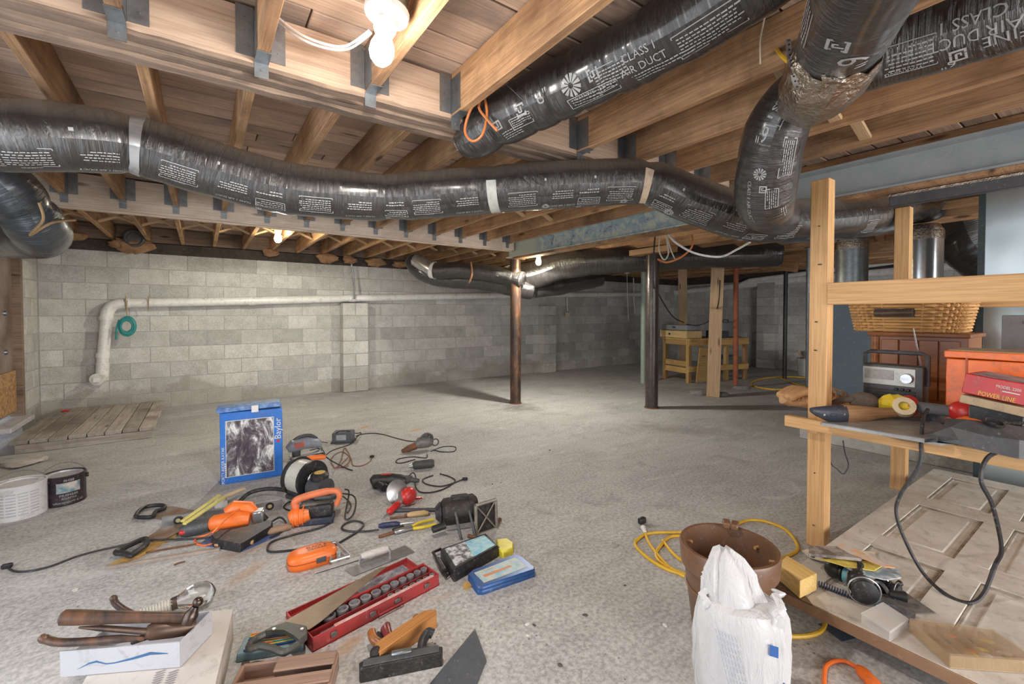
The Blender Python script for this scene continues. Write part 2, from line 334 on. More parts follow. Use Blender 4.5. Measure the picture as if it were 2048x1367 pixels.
link('patch_board', mesh_of(MB().box((XL-.03, 6.44, .45), (.03, .56, .42), bev=.003), 'patch_board', False), Matrix(), d1, mat('strand_board', (.55, .33, .15), (.30, .15, .06), 30, .7, contrast=.12))
for z, y in ((1.25, 6.52), (.86, 6.52)):
    link('bolt', mesh_of(MB().cyl((XL-.045, y, z), (XL-.02, y, z), .028, .022), 'bolt'), Matrix(), d1, STEEL)
link('door_sill', mesh_of(MB().box((XL+.0, 6.42, .15), (.20, .72, .05), bev=.006), 'door_sill', False), Matrix(), d1, mat('sill_stone', (.62, .60, .62), (.45, .43, .43), 8, .7))
struct('wall_front', MB().box((-.85, YF, 1.2), (1.6, .15, 2.4)).box((8.1, YF, 1.2), (5.5, .15, 2.4)).box((2.65, YF, 2.27), (5.6, .15, .26)), BLOCK, 'block wall behind the viewer with an added wide opening')  # unseen wall; its wide opening is added to admit the fill lamp
struct('trim_1', MB().box(((XL+XR)/2, YB+.06, 2.09), (XR-XL+.5, .22, .13)).box(((XL+XR)/2, YB+.13, 2.28), (XR-XL+.5, .08, .3)), mat('sill_plate_wood', (.075, .06, .05), (.035, .028, .024), 5, .9, bump=.3), 'dark sill plate on top of the back wall')
struct('trim_2', MB().box((XR+.06, 2, 2.22), (.22, 11.4, .40)), MATS['sill_plate_wood'], 'dark sill plate on top of the right wall')
struct('trim_3', MB().box((XL-.08, 2, 2.22), (.22, 11.4, .40)), MATS['sill_plate_wood'], 'dark sill plate on top of the left wall')
# ------------------------------------------------------------------ ceiling: deck planks, joists, girders
ZJ, ZD = 2.165, 2.36
ceiling = struct('ceiling', MB().box((4.6, 2, ZD+.10), (13.2, 11.9, .08)), GW, 'open floor framing overhead: plank deck on timber joists')
pl = {}
yy = YF; k = 0
while yy < YB+.1:
    wd = .142; x = XL-.1-random.uniform(0, 1.5)
    for j, ln in enumerate((3.4, 4.2, 3.8, 4.4)):
        if ln not in pl: pl[ln] = mesh_of(MB().box((0, 0, 0), (ln-.006, wd-.009, .024), bev=.003), 'plank', False)
        if x < XR: link('plank', pl[ln], Matrix.Translation((x+ln/2, yy+wd/2, ZD+.013+random.uniform(0, .008))), ceiling, DK)
        x += ln
    yy += wd; k += 1
YA0, YA1, YB0, YB1 = 1.89, 2.04, 4.84, 4.98
XS = 3.46
HM = MB()                                              # joist hanger: seat, side plates and nailing flanges
for s in (-1, 1):
    HM.box((s*.052, -.002, .10), (.056, .003, .175)); HM.box((s*.0215, -.045, .09), (.003, .09, .16))
    for zz in (.05, .10, .15): HM.cyl((s*.055, -.003, zz), (s*.055, -.007, zz), .004, n=6)
HM.box((0, -.045, -.003), (.046, .09, .003)); HM.box((0, -.003, -.03), (.046, .003, .055)); HM.cyl((0, -.004, -.03), (0, -.008, -.03), .005, n=6)
hang_me = mesh_of(HM, 'joist_hanger', False); jm = {}
def joist(x, y0, y1, hanger=True):
    ln = round(y1-y0, 2)
    if ln not in jm: jm[ln] = mesh_of(MB().box((0, 0, 0), (ln, .040, ZD-ZJ), bev=.003), 'joist', False)
    j = board('joist', (x, y0, (ZJ+ZD)/2), (x, y1, (ZJ+ZD)/2), .04, ZD-ZJ, JW, ceiling, data=jm[ln])
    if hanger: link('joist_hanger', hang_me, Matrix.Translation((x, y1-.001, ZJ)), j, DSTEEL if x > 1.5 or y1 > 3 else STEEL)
xs_near = [.592+.4*k_ for k_ in range(-6, 26)]
for x in xs_near:
    if XL < x < XR-.2 and abs(x-1.392) > .05 and abs(x-XS) > .12: joist(x, YF+.1, YA0 if x < XS else YA0, x < XS)
xs_mid = [-.17+.347*k_ for k_ in range(-4, 32)]
for x in xs_mid:
    if XL < x < XR-.2 and abs(x-XS) > .12: joist(x, YA1, YB0, -1 < x < XS)
    if XL < x < XR-.2: joist(x-.02, YB1 if x < XS else YB0, YB-.02, False)
struct_rim = board('rim_joist', (XL, YB-.0, ZJ+.1), (XR, YB-.0, ZJ+.1), .04, .19, GW, ceiling)
# cross bridging between the joists
def bridge(x0, x1, y, flip):
    z0, z1 = (ZJ+.03, ZD-.03) if flip else (ZD-.03, ZJ+.03); board('bridging', (x0+.02, y, z0), (x1-.02, y, z1), .055, .02, BRW, ceiling, up=(0, 0, 1))
BRW = wood('bridging_wood', (.62, .44, .26), (.42, .26, .13), .15, .75)
for i in range(len(xs_mid)-1):
    a, b_ = xs_mid[i]-.02, xs_mid[i+1]-.02
    if -1.4 < a and b_ < 7: bridge(a, b_, 6.15, 0); bridge(a, b_, 6.21, 1)
for i in range(len(xs_near)-1):
    a, b_ = xs_near[i], xs_near[i+1]
    if 1.7 < a < 3.1 and abs(b_-XS) > .12: bridge(a, b_, .90, 0)
    if XS < a < 6: bridge(a, b_, 1.4, 0)
for i in range(len(xs_mid)-1):
    a, b_ = xs_mid[i], xs_mid[i+1]
    if a > 1.5 and b_ < 3.3: bridge(a, b_, 3.5, 0)
def girder(y0, y1, x0, x1, bottoms, label, pale=False):
    T = Th('timber_girder', label, 'beam', (x0, (y0+y1)/2, ZJ)); n = len(bottoms); wd = (y1-y0)/n
    for i, zb in enumerate(bottoms):
        mb = MB(); rows = []; N_ = 90; y_a, y_b = y0+i*wd+.001, y0+(i+1)*wd-.001       # rough-sawn lower edges
        for k_ in range(N_+1):
            x = x0+(x1-x0)*k_/N_; e = .006*mnoise.noise(V((x*6, i*3.1, y0)))+.004*mnoise.noise(V((x*23, i*7.7, y0)))
            rows.append([T.L((x, y_a, zb+e)), T.L((x, y_b, zb+e*.6+.003*mnoise.noise(V((x*15, 9, i))))), T.L((x, y_b, ZD-.012)), T.L((x, y_a, ZD-.012-(0 if 1 else 0)))])
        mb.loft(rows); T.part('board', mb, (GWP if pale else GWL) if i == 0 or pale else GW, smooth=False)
        if i == 0 and not pale: T.part('bark_edge', MB().loft([[r_[0]+V((0, -.004, -.003)), r_[1]+V((0, 0, -.003)), r_[1]+V((0, 0, .01)), r_[0]+V((0, -.004, .012+.008*mnoise.noise(V((k_*.9, 3, y0)))))] for k_, r_ in enumerate(rows)]), GW, smooth=False)
    return T
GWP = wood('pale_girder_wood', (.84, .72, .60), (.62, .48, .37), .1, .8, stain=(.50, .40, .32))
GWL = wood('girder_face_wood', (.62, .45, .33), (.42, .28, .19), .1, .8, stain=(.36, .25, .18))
girder(YA0, YA1, XL-.1, XS-.08, (2.143, 2.128, 2.112), 'rough-sawn triple timber girder crossing near the lit bulb overhead')
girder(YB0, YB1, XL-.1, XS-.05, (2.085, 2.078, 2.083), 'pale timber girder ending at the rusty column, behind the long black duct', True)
# steel beam
def peel():
    m, nt, b, N, L = _base('peeling_paint_steel'); b.inputs['Roughness'].default_value = .45
    v = _vec(nt, (1, 1, 1), False); n1 = _noise(nt, v, 2.2, 5); base = _ramp(nt, n1, [(.35, (.25, .28, .295)), (.65, (.36, .385, .39))])
    sep = N('ShaderNodeSeparateXYZ'); L(v, sep.inputs[0]); mr = N('ShaderNodeMapRange'); mr.inputs[1].default_value = -3.2; mr.inputs[2].default_value = -2.5; L(sep.outputs['Y'], mr.inputs[0])
    n2 = _noise(nt, v, 11, 6, .7, .6); fl_ = _ramp(nt, n2, [(.36, (.17, .105, .06)), (.40, (.30, .40, .46)), (.50, (.38, .47, .50)), (.56, (.55, .57, .49)), (.70, (.60, .61, .52))])
    mr2 = N('ShaderNodeMapRange'); mr2.inputs[1].default_value = -.62; mr2.inputs[2].default_value = -.42; L(sep.outputs['Y'], mr2.inputs[0])
    old = _mix(nt, mr2.outputs[0], fl_, (.52, .54, .45)); L(_mix(nt, mr.outputs[0], base, old), b.inputs['Base Color']); _bump(nt, b, n2, .3); return m
T = Th('steel_beam', 'pale blue-grey steel beam with peeling paint resting on the rusty column', 'beam', (XS, 4.9, 2.0))
ib = [(-.06, 0), (.06, 0), (.06, .014), (.006, .022), (.006, .188), (.06, .196), (.06, .21), (-.06, .21), (-.06, .196), (-.006, .188), (-.006, .022), (-.06, .014)]
T.part('beam_profile', MB().loft([[T.L((XS+a, y, 2.0+z)) for a, z in ib] for y in [5.02-.35*k_ for k_ in range(26)]]), peel(), smooth=False)
T.part('nailer_board', MB().box(T.L((XS, 1.2, 1.985)), (.13, 7.3, .025)), JW)
# ------------------------------------------------------------------ columns and poles
def column(name, label, px, py, r, ztop, m, tilt=0, caps=True, n=20):
    p = F(px, py); T = Th(name, label, 'column', p)
    hd = ztop; pts = [(tilt*k_/8*hd, 0, hd*k_/8) for k_ in range(9)]
    T.part('shaft', MB().tube(pts, r, n), m)
    if caps:
        T.part('base_plate', MB().cyl((0, 0, 0), (0, 0, .012), r*1.15, n=20), RUSTY); T.part('cap_plate', MB().box((tilt*hd, 0, hd+.006), (r*2.6, r*2.6, .012)), RUSTY)
    return T
def rustcol():
    m, nt, b, N, L = _base('rusty_column'); v = _vec(nt, (1, 1, .35)); n1 = _noise(nt, v, 9, 7, .7, .4)
    col = _ramp(nt, n1, [(.34, (.03, .022, .02)), (.50, (.085, .048, .032)), (.63, (.22, .10, .045)), (.75, (.34, .25, .20))]); L(col, b.inputs['Base Color'])
    b.inputs['Roughness'].default_value = .42; b.inputs['Metallic'].default_value = .25; _bump(nt, b, n1, .35); return m
column('support_column', 'rusty brown steel pipe column under the end of the peeling beam', 1031, 806, .075, 1.99, rustcol())
column('support_column', 'dark glossy steel pipe column with a rusty foot', 1303, 815, .082, 2.02, mat('dark_column_paint', (.09, .07, .06), (.022, .018, .016), 10, .28, .2, .3, stretch=(1, 1, .3)))
column('pole', 'pale green slim pole half hidden behind the dark column', 1286, 766, .045, 2.12, mat('pale_green_paint', (.36, .42, .36), (.26, .31, .27), 9, .5), caps=False)
column('pole', 'rust-red jack post near the far workbench', 1471, 776, .040, 2.0, mat('red_oxide_paint', (.46, .14, .06), (.30, .085, .04), 10, .6), tilt=-.012)
column('pole', 'slim black pole standing near the far wall', 1569, 757, .036, 2.1, BLACK)
column('pole', 'grey galvanised pole just left of the pine rack post', 1617, 812, .036, 2.12, mat('galvanised_pole', (.36, .39, .42), (.24, .26, .29), 14, .35, .6), tilt=-.02)
pc = F(1303, 815)
solo('column_pad', 'thick brown timber pad on top of the dark column', 'timber block', MB().box((0, 0, .035), (.62, .2, .075), bev=.004), BROWNW, frame(V((pc.x, pc.y, 2.035)), V((pc.x, pc.y+1, 2.035))))
# second timber beam carried by the dark column and the wooden posts
a, e = V((pc.x-.1, pc.y-.1, 2.13)), V((pc.x+3.6, pc.y-.1, 2.13))
def post(name, label, px, py, px2, py2, d, wd, th, m, cat='post', face=None):
    p = F(px, py); q = D(px2, py2, d) if d else None; T = Th(name, label, cat, p, face)
    o = board('plank', p, q, wd, th, m, T.o, up=tuple((V((0, 0, HCAM))-p).cross(V((0, 0, 1))).normalized().cross(V((0, 0, 1)))) if face is None else face); return T
post('timber_post', 'leaning tan timber post in front of the far workbench', 1426, 793, 1436, 516, 6.72, .18, .09, wood('tan_timber', (.55, .38, .23), (.36, .22, .12), .1))
post('timber_post', 'upright timber post standing behind the far workbench', 1367, 745, 1365, 536, 8.45, .16, .10, wood('tan_timber', (.5, .3, .2), (.3, .2, .1)))
# ------------------------------------------------------------------ flexible insulated ducts
def film(name, dust=.0, tint=(.020, .018, .017), wr=.5):
    m, nt, b, N, L = _base(name); uv = N('ShaderNodeUVMap'); mp = N('ShaderNodeMapping'); mp.inputs['Scale'].default_value = (34, 1.6, 1); L(uv.outputs[0], mp.inputs[0])
    mp2 = N('ShaderNodeMapping'); mp2.inputs['Scale'].default_value = (6, 2.2, 1); L(uv.outputs[0], mp2.inputs[0])
    n1 = _noise(nt, mp.outputs[0], 1.3, 6, .6, 1.2); n2 = _noise(nt, mp2.outputs[0], 1.2, 4, .55, .8)
    b.inputs['Roughness'].default_value = .27; b.inputs['Specular IOR Level'].default_value = .9; b.inputs['Coat Weight'].default_value = .6; b.inputs['Coat Roughness'].default_value = .18
    col = _ramp(nt, n2, [(.3, tint), (.7, tuple(x*1.6 for x in tint))])
    if dust:
        g = N('ShaderNodeNewGeometry'); sx = N('ShaderNodeSeparateXYZ'); L(g.outputs['Normal'], sx.inputs[0]); mr = N('ShaderNodeMapRange'); mr.inputs[1].default_value = .25; mr.inputs[2].default_value = .95; mr.inputs[4].default_value = dust; L(sx.outputs['Z'], mr.inputs[0])
        col = _mix(nt, mr.outputs[0], col, (.24, .195, .155)); ra = N('ShaderNodeMapRange'); ra.inputs[3].default_value = .27; ra.inputs[4].default_value = .6; L(mr.outputs[0], ra.inputs[0]); L(ra.outputs[0], b.inputs['Roughness'])
    L(col, b.inputs['Base Color'])
    bp = N('ShaderNodeBump'); bp.inputs['Strength'].default_value = wr; bp.inputs['Distance'].default_value = .02; L(n1, bp.inputs['Height'])
    bp2 = N('ShaderNodeBump'); bp2.inputs['Strength'].default_value = wr*.8; bp2.inputs['Distance'].default_value = .03; L(n2, bp2.inputs['Height']); L(bp.outputs[0], bp2.inputs['Normal']); L(bp2.outputs[0], b.inputs['Normal']); return m
FILM = film('black_duct_film', .8, wr=.85); FILM2 = film('black_duct_film_clean', .2, wr=.95); FILM3 = film('dark_blue_duct_film', .3, (.022, .030, .040), .7)
class Duct:
    def __init__(s, name, label, ctrl, m, pinches=(), n=28, sub=14, wob=.03, seed=0):
        P = spline([V(c[:3]) for c in ctrl], sub); R = [ctrl[min(i//sub, len(ctrl)-1)][3]+(ctrl[min(i//sub+1, len(ctrl)-1)][3]-ctrl[min(i//sub, len(ctrl)-1)][3])*((i % sub)/sub) for i in range(len(P))]
        s.P, s.R, s.seed, s.wob = P, R, seed, wob; s.S = [0]
        for i in range(1, len(P)): s.S.append(s.S[-1]+(P[i]-P[i-1]).length)
        s.len = s.S[-1]; s.pin = pinches; s.T = Th(name, label, 'duct', P[0])
        vs, uv, fs = [], [], []
        for i in range(len(P)):
            for j in range(n+1): vs.append(s.T.L(s.pt(s.S[i], 2*math.pi*j/n))); uv.append((s.S[i], j/n))
        for i in range(len(P)-1):
            for j in range(n):
                a = i*(n+1)+j; fs.append((a, a+1, a+n+2, a+n+1))
        for (i0, c0) in ((0, P[0]), (len(P)-1, P[-1])):
            ci = len(vs); vs.append(s.T.L(c0)); uv.append((s.S[i0], .5))
            for j in range(n): fs.append((ci, i0*(n+1)+j, i0*(n+1)+j+1))
        me = bpy.data.meshes.new('duct_sleeve'); me.from_pydata([tuple(v) for v in vs], [], fs); ul = me.uv_layers.new(name='UVMap')
        for l in me.loops: ul.data[l.index].uv = uv[l.vertex_index]
        me.polygons.foreach_set('use_smooth', [True]*len(me.polygons)); s.body = link('sleeve', me, s.T.W, s.T.o, m)
    def fr(s, S):
        S = min(max(S, 0), s.len-1e-6); i = 0
        while i < len(s.S)-2 and s.S[i+1] < S: i += 1
        t = (S-s.S[i])/max(s.S[i+1]-s.S[i], 1e-9); p = s.P[i].lerp(s.P[i+1], t); r = s.R[i]+(s.R[i+1]-s.R[i])*t
        a, b = max(i-1, 0), min(i+2, len(s.P)-1); tn = (s.P[b]-s.P[a]).normalized(); n0 = CAM-p; n0 = (n0-tn*n0.dot(tn)).normalized(); return p, tn, n0, tn.cross(n0), r
    def pt(s, S, th, lift=0):
        p, t, n0, b, r = s.fr(S); k = 1+s.wob*mnoise.noise(V((S*7+s.seed, math.cos(th)*1.3, math.sin(th)*1.3)))+.5*s.wob*mnoise.noise(V((S*24+s.seed, math.cos(th), math.sin(th))))
        for (c, w_, amt) in s.pin: k -= amt*math.exp(-((S-c)/w_)**2)
        return p+(n0*math.cos(th)+b*math.sin(th))*(r*k+lift)
    def s_at(s, px):             # arc length whose centre projects nearest to a pixel column
        best = min(range(len(s.P)), key=lambda i: abs((lambda q: 1024+FPX*q.dot(_r)/max(q.dot(_f), .01))(s.P[i]-CAM)-px)); return s.S[best]
    def prints(s, items, su=1, tv=1):   # items in (s, theta-arc metres) space; su, tv flip the reading direction
        mb = MB()
        def q(x, y, s0, t0): S = s0+x*su; r = s.fr(S)[4]; return s.T.L(s.pt(S, t0+y*tv/r, .0018))
        for it in items:
            k, s0, t0 = it[:3]
            if k == 't':
                v, f = text2d(it[3], it[4]); a = it[5] if len(it) > 5 else 0; ca, sa = math.cos(a), math.sin(a); mb.add([q(x*ca-y*sa, x*sa+y*ca, s0, t0) for x, y in v], f)
            elif k == 'r':
                w_, h_ = it[3], it[4]; nx = max(1, int(w_/.02)); 
                for i in range(nx):
                    x0, x1 = -w_/2+w_*i/nx, -w_/2+w_*(i+1)/nx; mb.add([q(x0, -h_/2, s0, t0), q(x1, -h_/2, s0, t0), q(x1, h_/2, s0, t0), q(x0, h_/2, s0, t0)], [(0, 1, 2, 3)])
            elif k in ('lines', 'panel'):
                w_, h_, n_ = it[3], it[4], it[5]; rnd = random.Random(int(s0*999)+n_)
                if k == 'panel':
                    for (cx, cy, ww, hh) in ((0, h_/2, w_, .003), (0, -h_/2, w_, .003), (-w_/2, 0, .003, h_), (w_/2, 0, .003, h_)): s._r(mb, q, cx, cy, ww, hh, s0, t0)
                    w_, h_ = w_*.88, h_*.80
                for i in range(n_):
                    y = h_/2-h_*(i+.5)/n_; x = -w_/2; th_ = h_/n_*.42; last = w_/2*(1 if i < n_-1 else rnd.uniform(-.2, .8))
                    while x < last:
                        l_ = rnd.uniform(.006, .017); s._r(mb, q, x+l_/2, y+rnd.uniform(-.0006, .0006), l_, th_*rnd.uniform(.7, 1), s0, t0); x += l_+.0035
            elif k == 'disc':
                R_ = it[3]
                for i in range(12):
                    a = 2*math.pi*i/12; b_ = a+.34; mb.add([q(math.cos(a)*R_*.25, math.sin(a)*R_*.25, s0, t0), q(math.cos(a)*R_, math.sin(a)*R_, s0, t0), q(math.cos(b_)*R_, math.sin(b_)*R_, s0, t0), q(math.cos(b_)*R_*.25, math.sin(b_)*R_*.25, s0, t0)], [(0, 1, 2, 3)])
            elif k == 'logo':
                w_ = it[3]
                for (cx, cy, ww, hh) in ((-.42, 0, .16, 1), (.42, 0, .16, 1), (0, .42, 1, .16), (0, -.42, 1, .16), (.1, .05, .14, .5), (-.06, -.18, .3, .12), (-.18, -.05, .12, .2)): s._r(mb, q, cx*w_, cy*w_, ww*w_, hh*w_, s0, t0)
        return s.T.part('printed_lettering', mb, INK, s.body, smooth=False, kind='stuff')
    @staticmethod
    def _r(mb, q, cx, cy, w_, h_, s0, t0): mb.add([q(cx-w_/2, cy-h_/2, s0, t0), q(cx+w_/2, cy-h_/2, s0, t0), q(cx+w_/2, cy+h_/2, s0, t0), q(cx-w_/2, cy+h_/2, s0, t0)], [(0, 1, 2, 3)])
    def band(s, S, wd, m, name='strap', tilt=0, lift=.004, th0=0, th1=2*math.pi, n=28):
        mb = MB(); rings = []
        for j in range(n+1):
            th = th0+(th1-th0)*j/n; o_ = tilt*math.cos(th); rings.append([s.T.L(s.pt(S+o_-wd/2, th, lift-.006)), s.T.L(s.pt(S+o_-wd/2, th, lift)), s.T.L(s.pt(S+o_+wd/2, th, lift)), s.T.L(s.pt(S+o_+wd/2, th, lift-.006))])
        mb.loft(rings, True, True); return s.T.part(name, mb, m)
def DC(*rows): return [tuple(D(a, b, d))+(r,) for a, b, d, r in rows]
c1 = DC((-120, 250, 1.70, .14), (0, 270, 1.76, .14), (140, 276, 1.86, .138), (265, 290, 2.0, .132), (400, 330, 2.15, .134), (560, 374, 2.3, .133), (700, 390, 2.42, .130), (780, 394, 2.48, .126), (880, 388, 2.5, .131), (1000, 378, 2.5, .130),
        (1150, 368, 2.52, .130), (1290, 366, 2.53, .124), (1390, 402, 2.56, .131), (1490, 436, 2.66, .133), (1580, 442, 2.8, .134), (1680, 436, 3.05, .145), (1760, 426, 3.4, .16), (1810, 408, 3.8, .17), (1842, 405, 4.05, .17), (1848, 432, 4.12, .15))
d1_ = Duct('flexible_duct', 'long sagging black flexible duct crossing the whole ceiling', c1, FILM, pinches=[])
def sp(px): return d1_.s_at(px)
d1_.pin = [(sp(268), .035, .10), (sp(775), .03, .05), (sp(800), .02, .04), (sp(560), .02, .03), (sp(1290), .03, .09), (sp(990), .03, .05), (sp(1560), .03, .06)]
# rebuild sleeve coordinates with its pinches
for i in range(len(d1_.P)):
    for j in range(29): d1_.body.data.vertices[i*29+j].co = d1_.T.L(d1_.pt(d1_.S[i], 2*math.pi*j/28))
it = []
for px, kind in ((60, 'panel'), (190, 'lines'), (365, 'panel'), (475, 'lines'), (545, 'small'), (632, 'panel'), (720, 'lines'), (790, 'small'), (858, 'panel'), (935, 'lines'), (1040, 'panel'), (1115, 'lines'), (1170, 'small'), (1232, 'panel'), (1330, 'small'), (1392, 'panel'), (1455, 'lines'), (1500, 'small'), (1550, 'panel'), (1610, 'lines'), (1700, 'panel'), (1760, 'lines')):
    S = sp(px); t0 = .52 if px > 300 else .62
    if kind == 'panel': it += [('panel', S, t0, .155, .085, 6), ('t', S, t0+.34, 'WARNING', .012)]
    elif kind == 'lines': it += [('lines', S, t0-.12, .115, .05, 4), ('t', S, t0+.42, 'CLASS 1 AIR DUCT', .018)]
    else: it += [('lines', S, t0-.22, .10, .03, 2), ('panel', S, t0+.28, .12, .05, 3), ('logo', S-.05, t0+.66, .024)]
for px in (145, 440, 680, 1085, 1180, 1352, 1440, 1690): it += [('r', sp(px), -.25, .010, .014)]
it += [('disc', sp(1350), .95, .028), ('disc', sp(1245), .98, .022), ('disc', sp(1090), .96, .02)]
d1_.prints(it, -1, 1)
d1_.band(sp(270), .045, CHROME, 'metal_strap', tilt=-.012, lift=.004); d1_.band(sp(992), .05, mat('grey_tape', (.52, .52, .48), (.40, .40, .37), 20, .45), 'tape_strap', tilt=-.02, th0=-.4, th1=1.35, lift=.003)
d1_.band(sp(1287), .045, mat('tan_tape', (.60, .47, .34), (.45, .34, .24), 14, .45), 'tape_strap', tilt=-.02, th0=-.7, th1=1.1, lift=.003)
# upper duct running in the wide joist bay
c2 = DC((925, 290, 2.22, .055), (945, 278, 2.18, .095), (1010, 236, 2.08, .118), (1100, 190, 1.95, .122), (1200, 140, 1.80, .122), (1300, 88, 1.66, .122), (1400, 30, 1.52, .122), (1500, -40, 1.40, .122), (1640, -140, 1.28, .122))
d2 = Duct('flexible_duct', 'shiny black flexible duct rising between joists toward the upper middle edge', c2, film('glossy_duct_film', .2, wr=1.0), wob=.045, seed=5, pinches=[(.20, .02, .10), (.40, .015, .06), (.52, .012, .07), (.64, .015, .06), (.80, .015, .07), (.9, .012, .05)])
q2 = d2.s_at
it = [('t', q2(1105), -.05, '6"', .075), ('logo', q2(1062), .0, .05), ('disc', q2(1165), .02, .045), ('panel', q2(1190), .62, .22, .05, 3), ('t', q2(1180), .50, 'WARNING', .02), ('t', q2(1302), .05, 'CLASS 1', .042), ('t', q2(1302), .42, 'AIR DUCT', .042), ('panel', q2(1235), .30, .14, .09, 6), ('logo', q2(1205), .02, .045),
      ('lines', q2(1330), .75, .22, .04, 3), ('panel', q2(1420), .50, .20, .09, 6), ('logo', q2(1010), .1, .04), ('panel', q2(1050), .35, .11, .05, 4), ('lines', q2(1030), .62, .10, .05, 4)]
d2.prints(it, 1, -1)
d2.T.part('foil_collar', MB().tube([d2.T.L(D(918, 292, 2.225)), d2.T.L(D(938, 280, 2.20)), d2.T.L(D(955, 268, 2.165))], [.05, .075, .10], 14), FOIL)
mb = MB(); P = spline([D(1000, 158, 1.93), D(1030, 185, 1.80), D(1060, 215, 1.78), D(1085, 240, 1.84)], 8)
for i in range(len(P)-1):
    a, e = d2.T.L(P[i]), d2.T.L(P[i+1]); s_ = V((.008, .006, .0)); mb.add([a-s_, a+s_, e+s_, e-s_], [(0, 1, 2, 3)])
d2.T.part('perforated_strap', mb, SILVER)
# branch on the right: two arms meeting at a foil-taped joint, one leg dropping to the long duct
def sy(Dd, py): return Dd.S[min(range(len(Dd.P)), key=lambda i: abs((lambda q: HORIZON-FPX*(q.z)/max(q.dot(_r.cross(V((0, 0, 1)))*-1), .01))(Dd.P[i]-CAM)-py))]
c3 = DC((1800, -150, .92, .125), (1740, -40, 1.12, .125), (1690, 70, 1.36, .125), (1668, 112, 1.47, .118))
d3 = Duct('flexible_duct', 'black flexible duct coming down from the top right edge to a foil joint', c3, FILM2, seed=9, wob=.025)
d3.prints([('t', sy(d3, 48), -.35, '6"', .11), ('logo', sy(d3, 2), .05, .06), ('panel', sy(d3, 10), 1.2, .18, .10, 6)], 1, -1)
c4 = DC((1655, 150, 1.72, .10), (1740, 112, 1.62, .118), (1850, 78, 1.52, .12), (1960, 42, 1.42, .12), (2100, -5, 1.30, .12), (2260, -60, 1.2, .12))
d4 = Duct('flexible_duct', 'black flexible duct with large white lettering running off the upper right edge', c4, FILM2, seed=12, wob=.02)
q4 = d4.s_at
d4.prints([('t', q4(1960), -.12, 'CLASS 1', .05), ('t', q4(1960), .27, 'AIR DUCT', .05), ('panel', q4(1825), .35, .14, .10, 6), ('t', q4(1808), .72, 'WARNING', .022), ('t', q4(1905), .95, '6"', .05), ('logo', q4(1930), .72, .045), ('t', q4(2050), .55, 'AFINE', .05)], -1, 1)
c5 = DC((1640, 165, 1.80, .10), (1590, 200, 1.84, .112), (1552, 260, 1.90, .125), (1536, 330, 2.0, .13), (1530, 385, 2.10, .13), (1533, 412, 2.18, .122), (1545, 428, 2.30, .10), (1565, 436, 2.5, .09))
d5 = Duct('flexible_duct', 'short black flexible duct leg dropping from the foil joint to the long duct', c5, FILM2, seed=15, wob=.03)
d5.prints([('t', sy(d5, 262), .35, '6"', .055, -math.pi/2), ('panel', sy(d5, 300), -.55, .15, .055, 5), ('disc', sy(d5, 322), .2, .026), ('panel', sy(d5, 365), -.22, .085, .05, 5), ('logo', sy(d5, 350), .05, .03), ('t', sy(d5, 375), .5, 'CLASS 1 AIR DUCT', .022), ('lines', sy(d5, 395), -.6, .05, .03, 3), ('t', sy(d5, 225), .35, 'CLASS 1', .03), ('t', sy(d5, 225), .0, 'AIR DUCT', .03)], 1, -1)
j = d5.T; mb = MB(); random.seed(3)                      # crumpled foil wrap at the joint
ax_ = [D(1684, 92, 1.40), D(1668, 118, 1.45), D(1655, 142, 1.50), D(1640, 166, 1.56), D(1622, 190, 1.66)]; rr_ = [.121, .130, .134, .126, .112]; rings = []
for i, p in enumerate(ax_):
    t_ = (ax_[min(i+1, 4)]-ax_[max(i-1, 0)]).normalized(); a_ = t_.orthogonal().normalized(); b2 = t_.cross(a_)
    rings.append([j.L(p+(a_*math.cos(q_)+b2*math.sin(q_))*rr_[i]*(1+random.uniform(-.06, .06))+t_*random.uniform(-.02, .02)) for q_ in [2*math.pi*k_/20 for k_ in range(20)]])
j.part('foil_wrap', MB().loft(rings, True, False), FOIL, smooth=False)
g_ = [[j.L(D(x+random.uniform(-4, 4), y+random.uniform(-4, 4), dd_+random.uniform(-.02, .02))) for x, y in row] for row, dd_ in (([(1640, 150), (1668, 140), (1700, 138), (1735, 112), (1752, 88)], 1.36), ([(1645, 166), (1672, 164), (1705, 152), (1735, 128), (1756, 104)], 1.37), ([(1655, 182), (1690, 176), (1712, 172), (1722, 150), (1748, 128)], 1.42))]
j.part('foil_flap', MB().loft(g_, False, False), FOIL, smooth=False)
for (pts, nm) in (([(1577, 78, 1.5), (1578, 105, 1.48), (1584, 135, 1.46)], 'perforated_strap'), ([(1586, 150, 1.44), (1596, 178, 1.48), (1618, 196, 1.55)], 'perforated_strap')):
    P = spline([D(*p) for p in pts], 6); mb = MB()
    for i in range(len(P)-1): a, e = j.L(P[i]), j.L(P[i+1]); s_ = V(_r)*.009; mb.add([a-s_, a+s_, e+s_, e-s_], [(0, 1, 2, 3)])
    j.part(nm, mb, SILVER)
    j.part('strap_holes', MB().add([], []) if 0 else [mb_ := MB(), [mb_.cyl(j.L(p-_f*.003), j.L(p-_f*.0015), .003, n=8) for p in P[1::2]]][0], BLACK)
cord(j, 'yellow_wire', [D(1548, 88, 1.75), D(1560, 108, 1.6), D(1582, 128, 1.5)], .007, YEL)
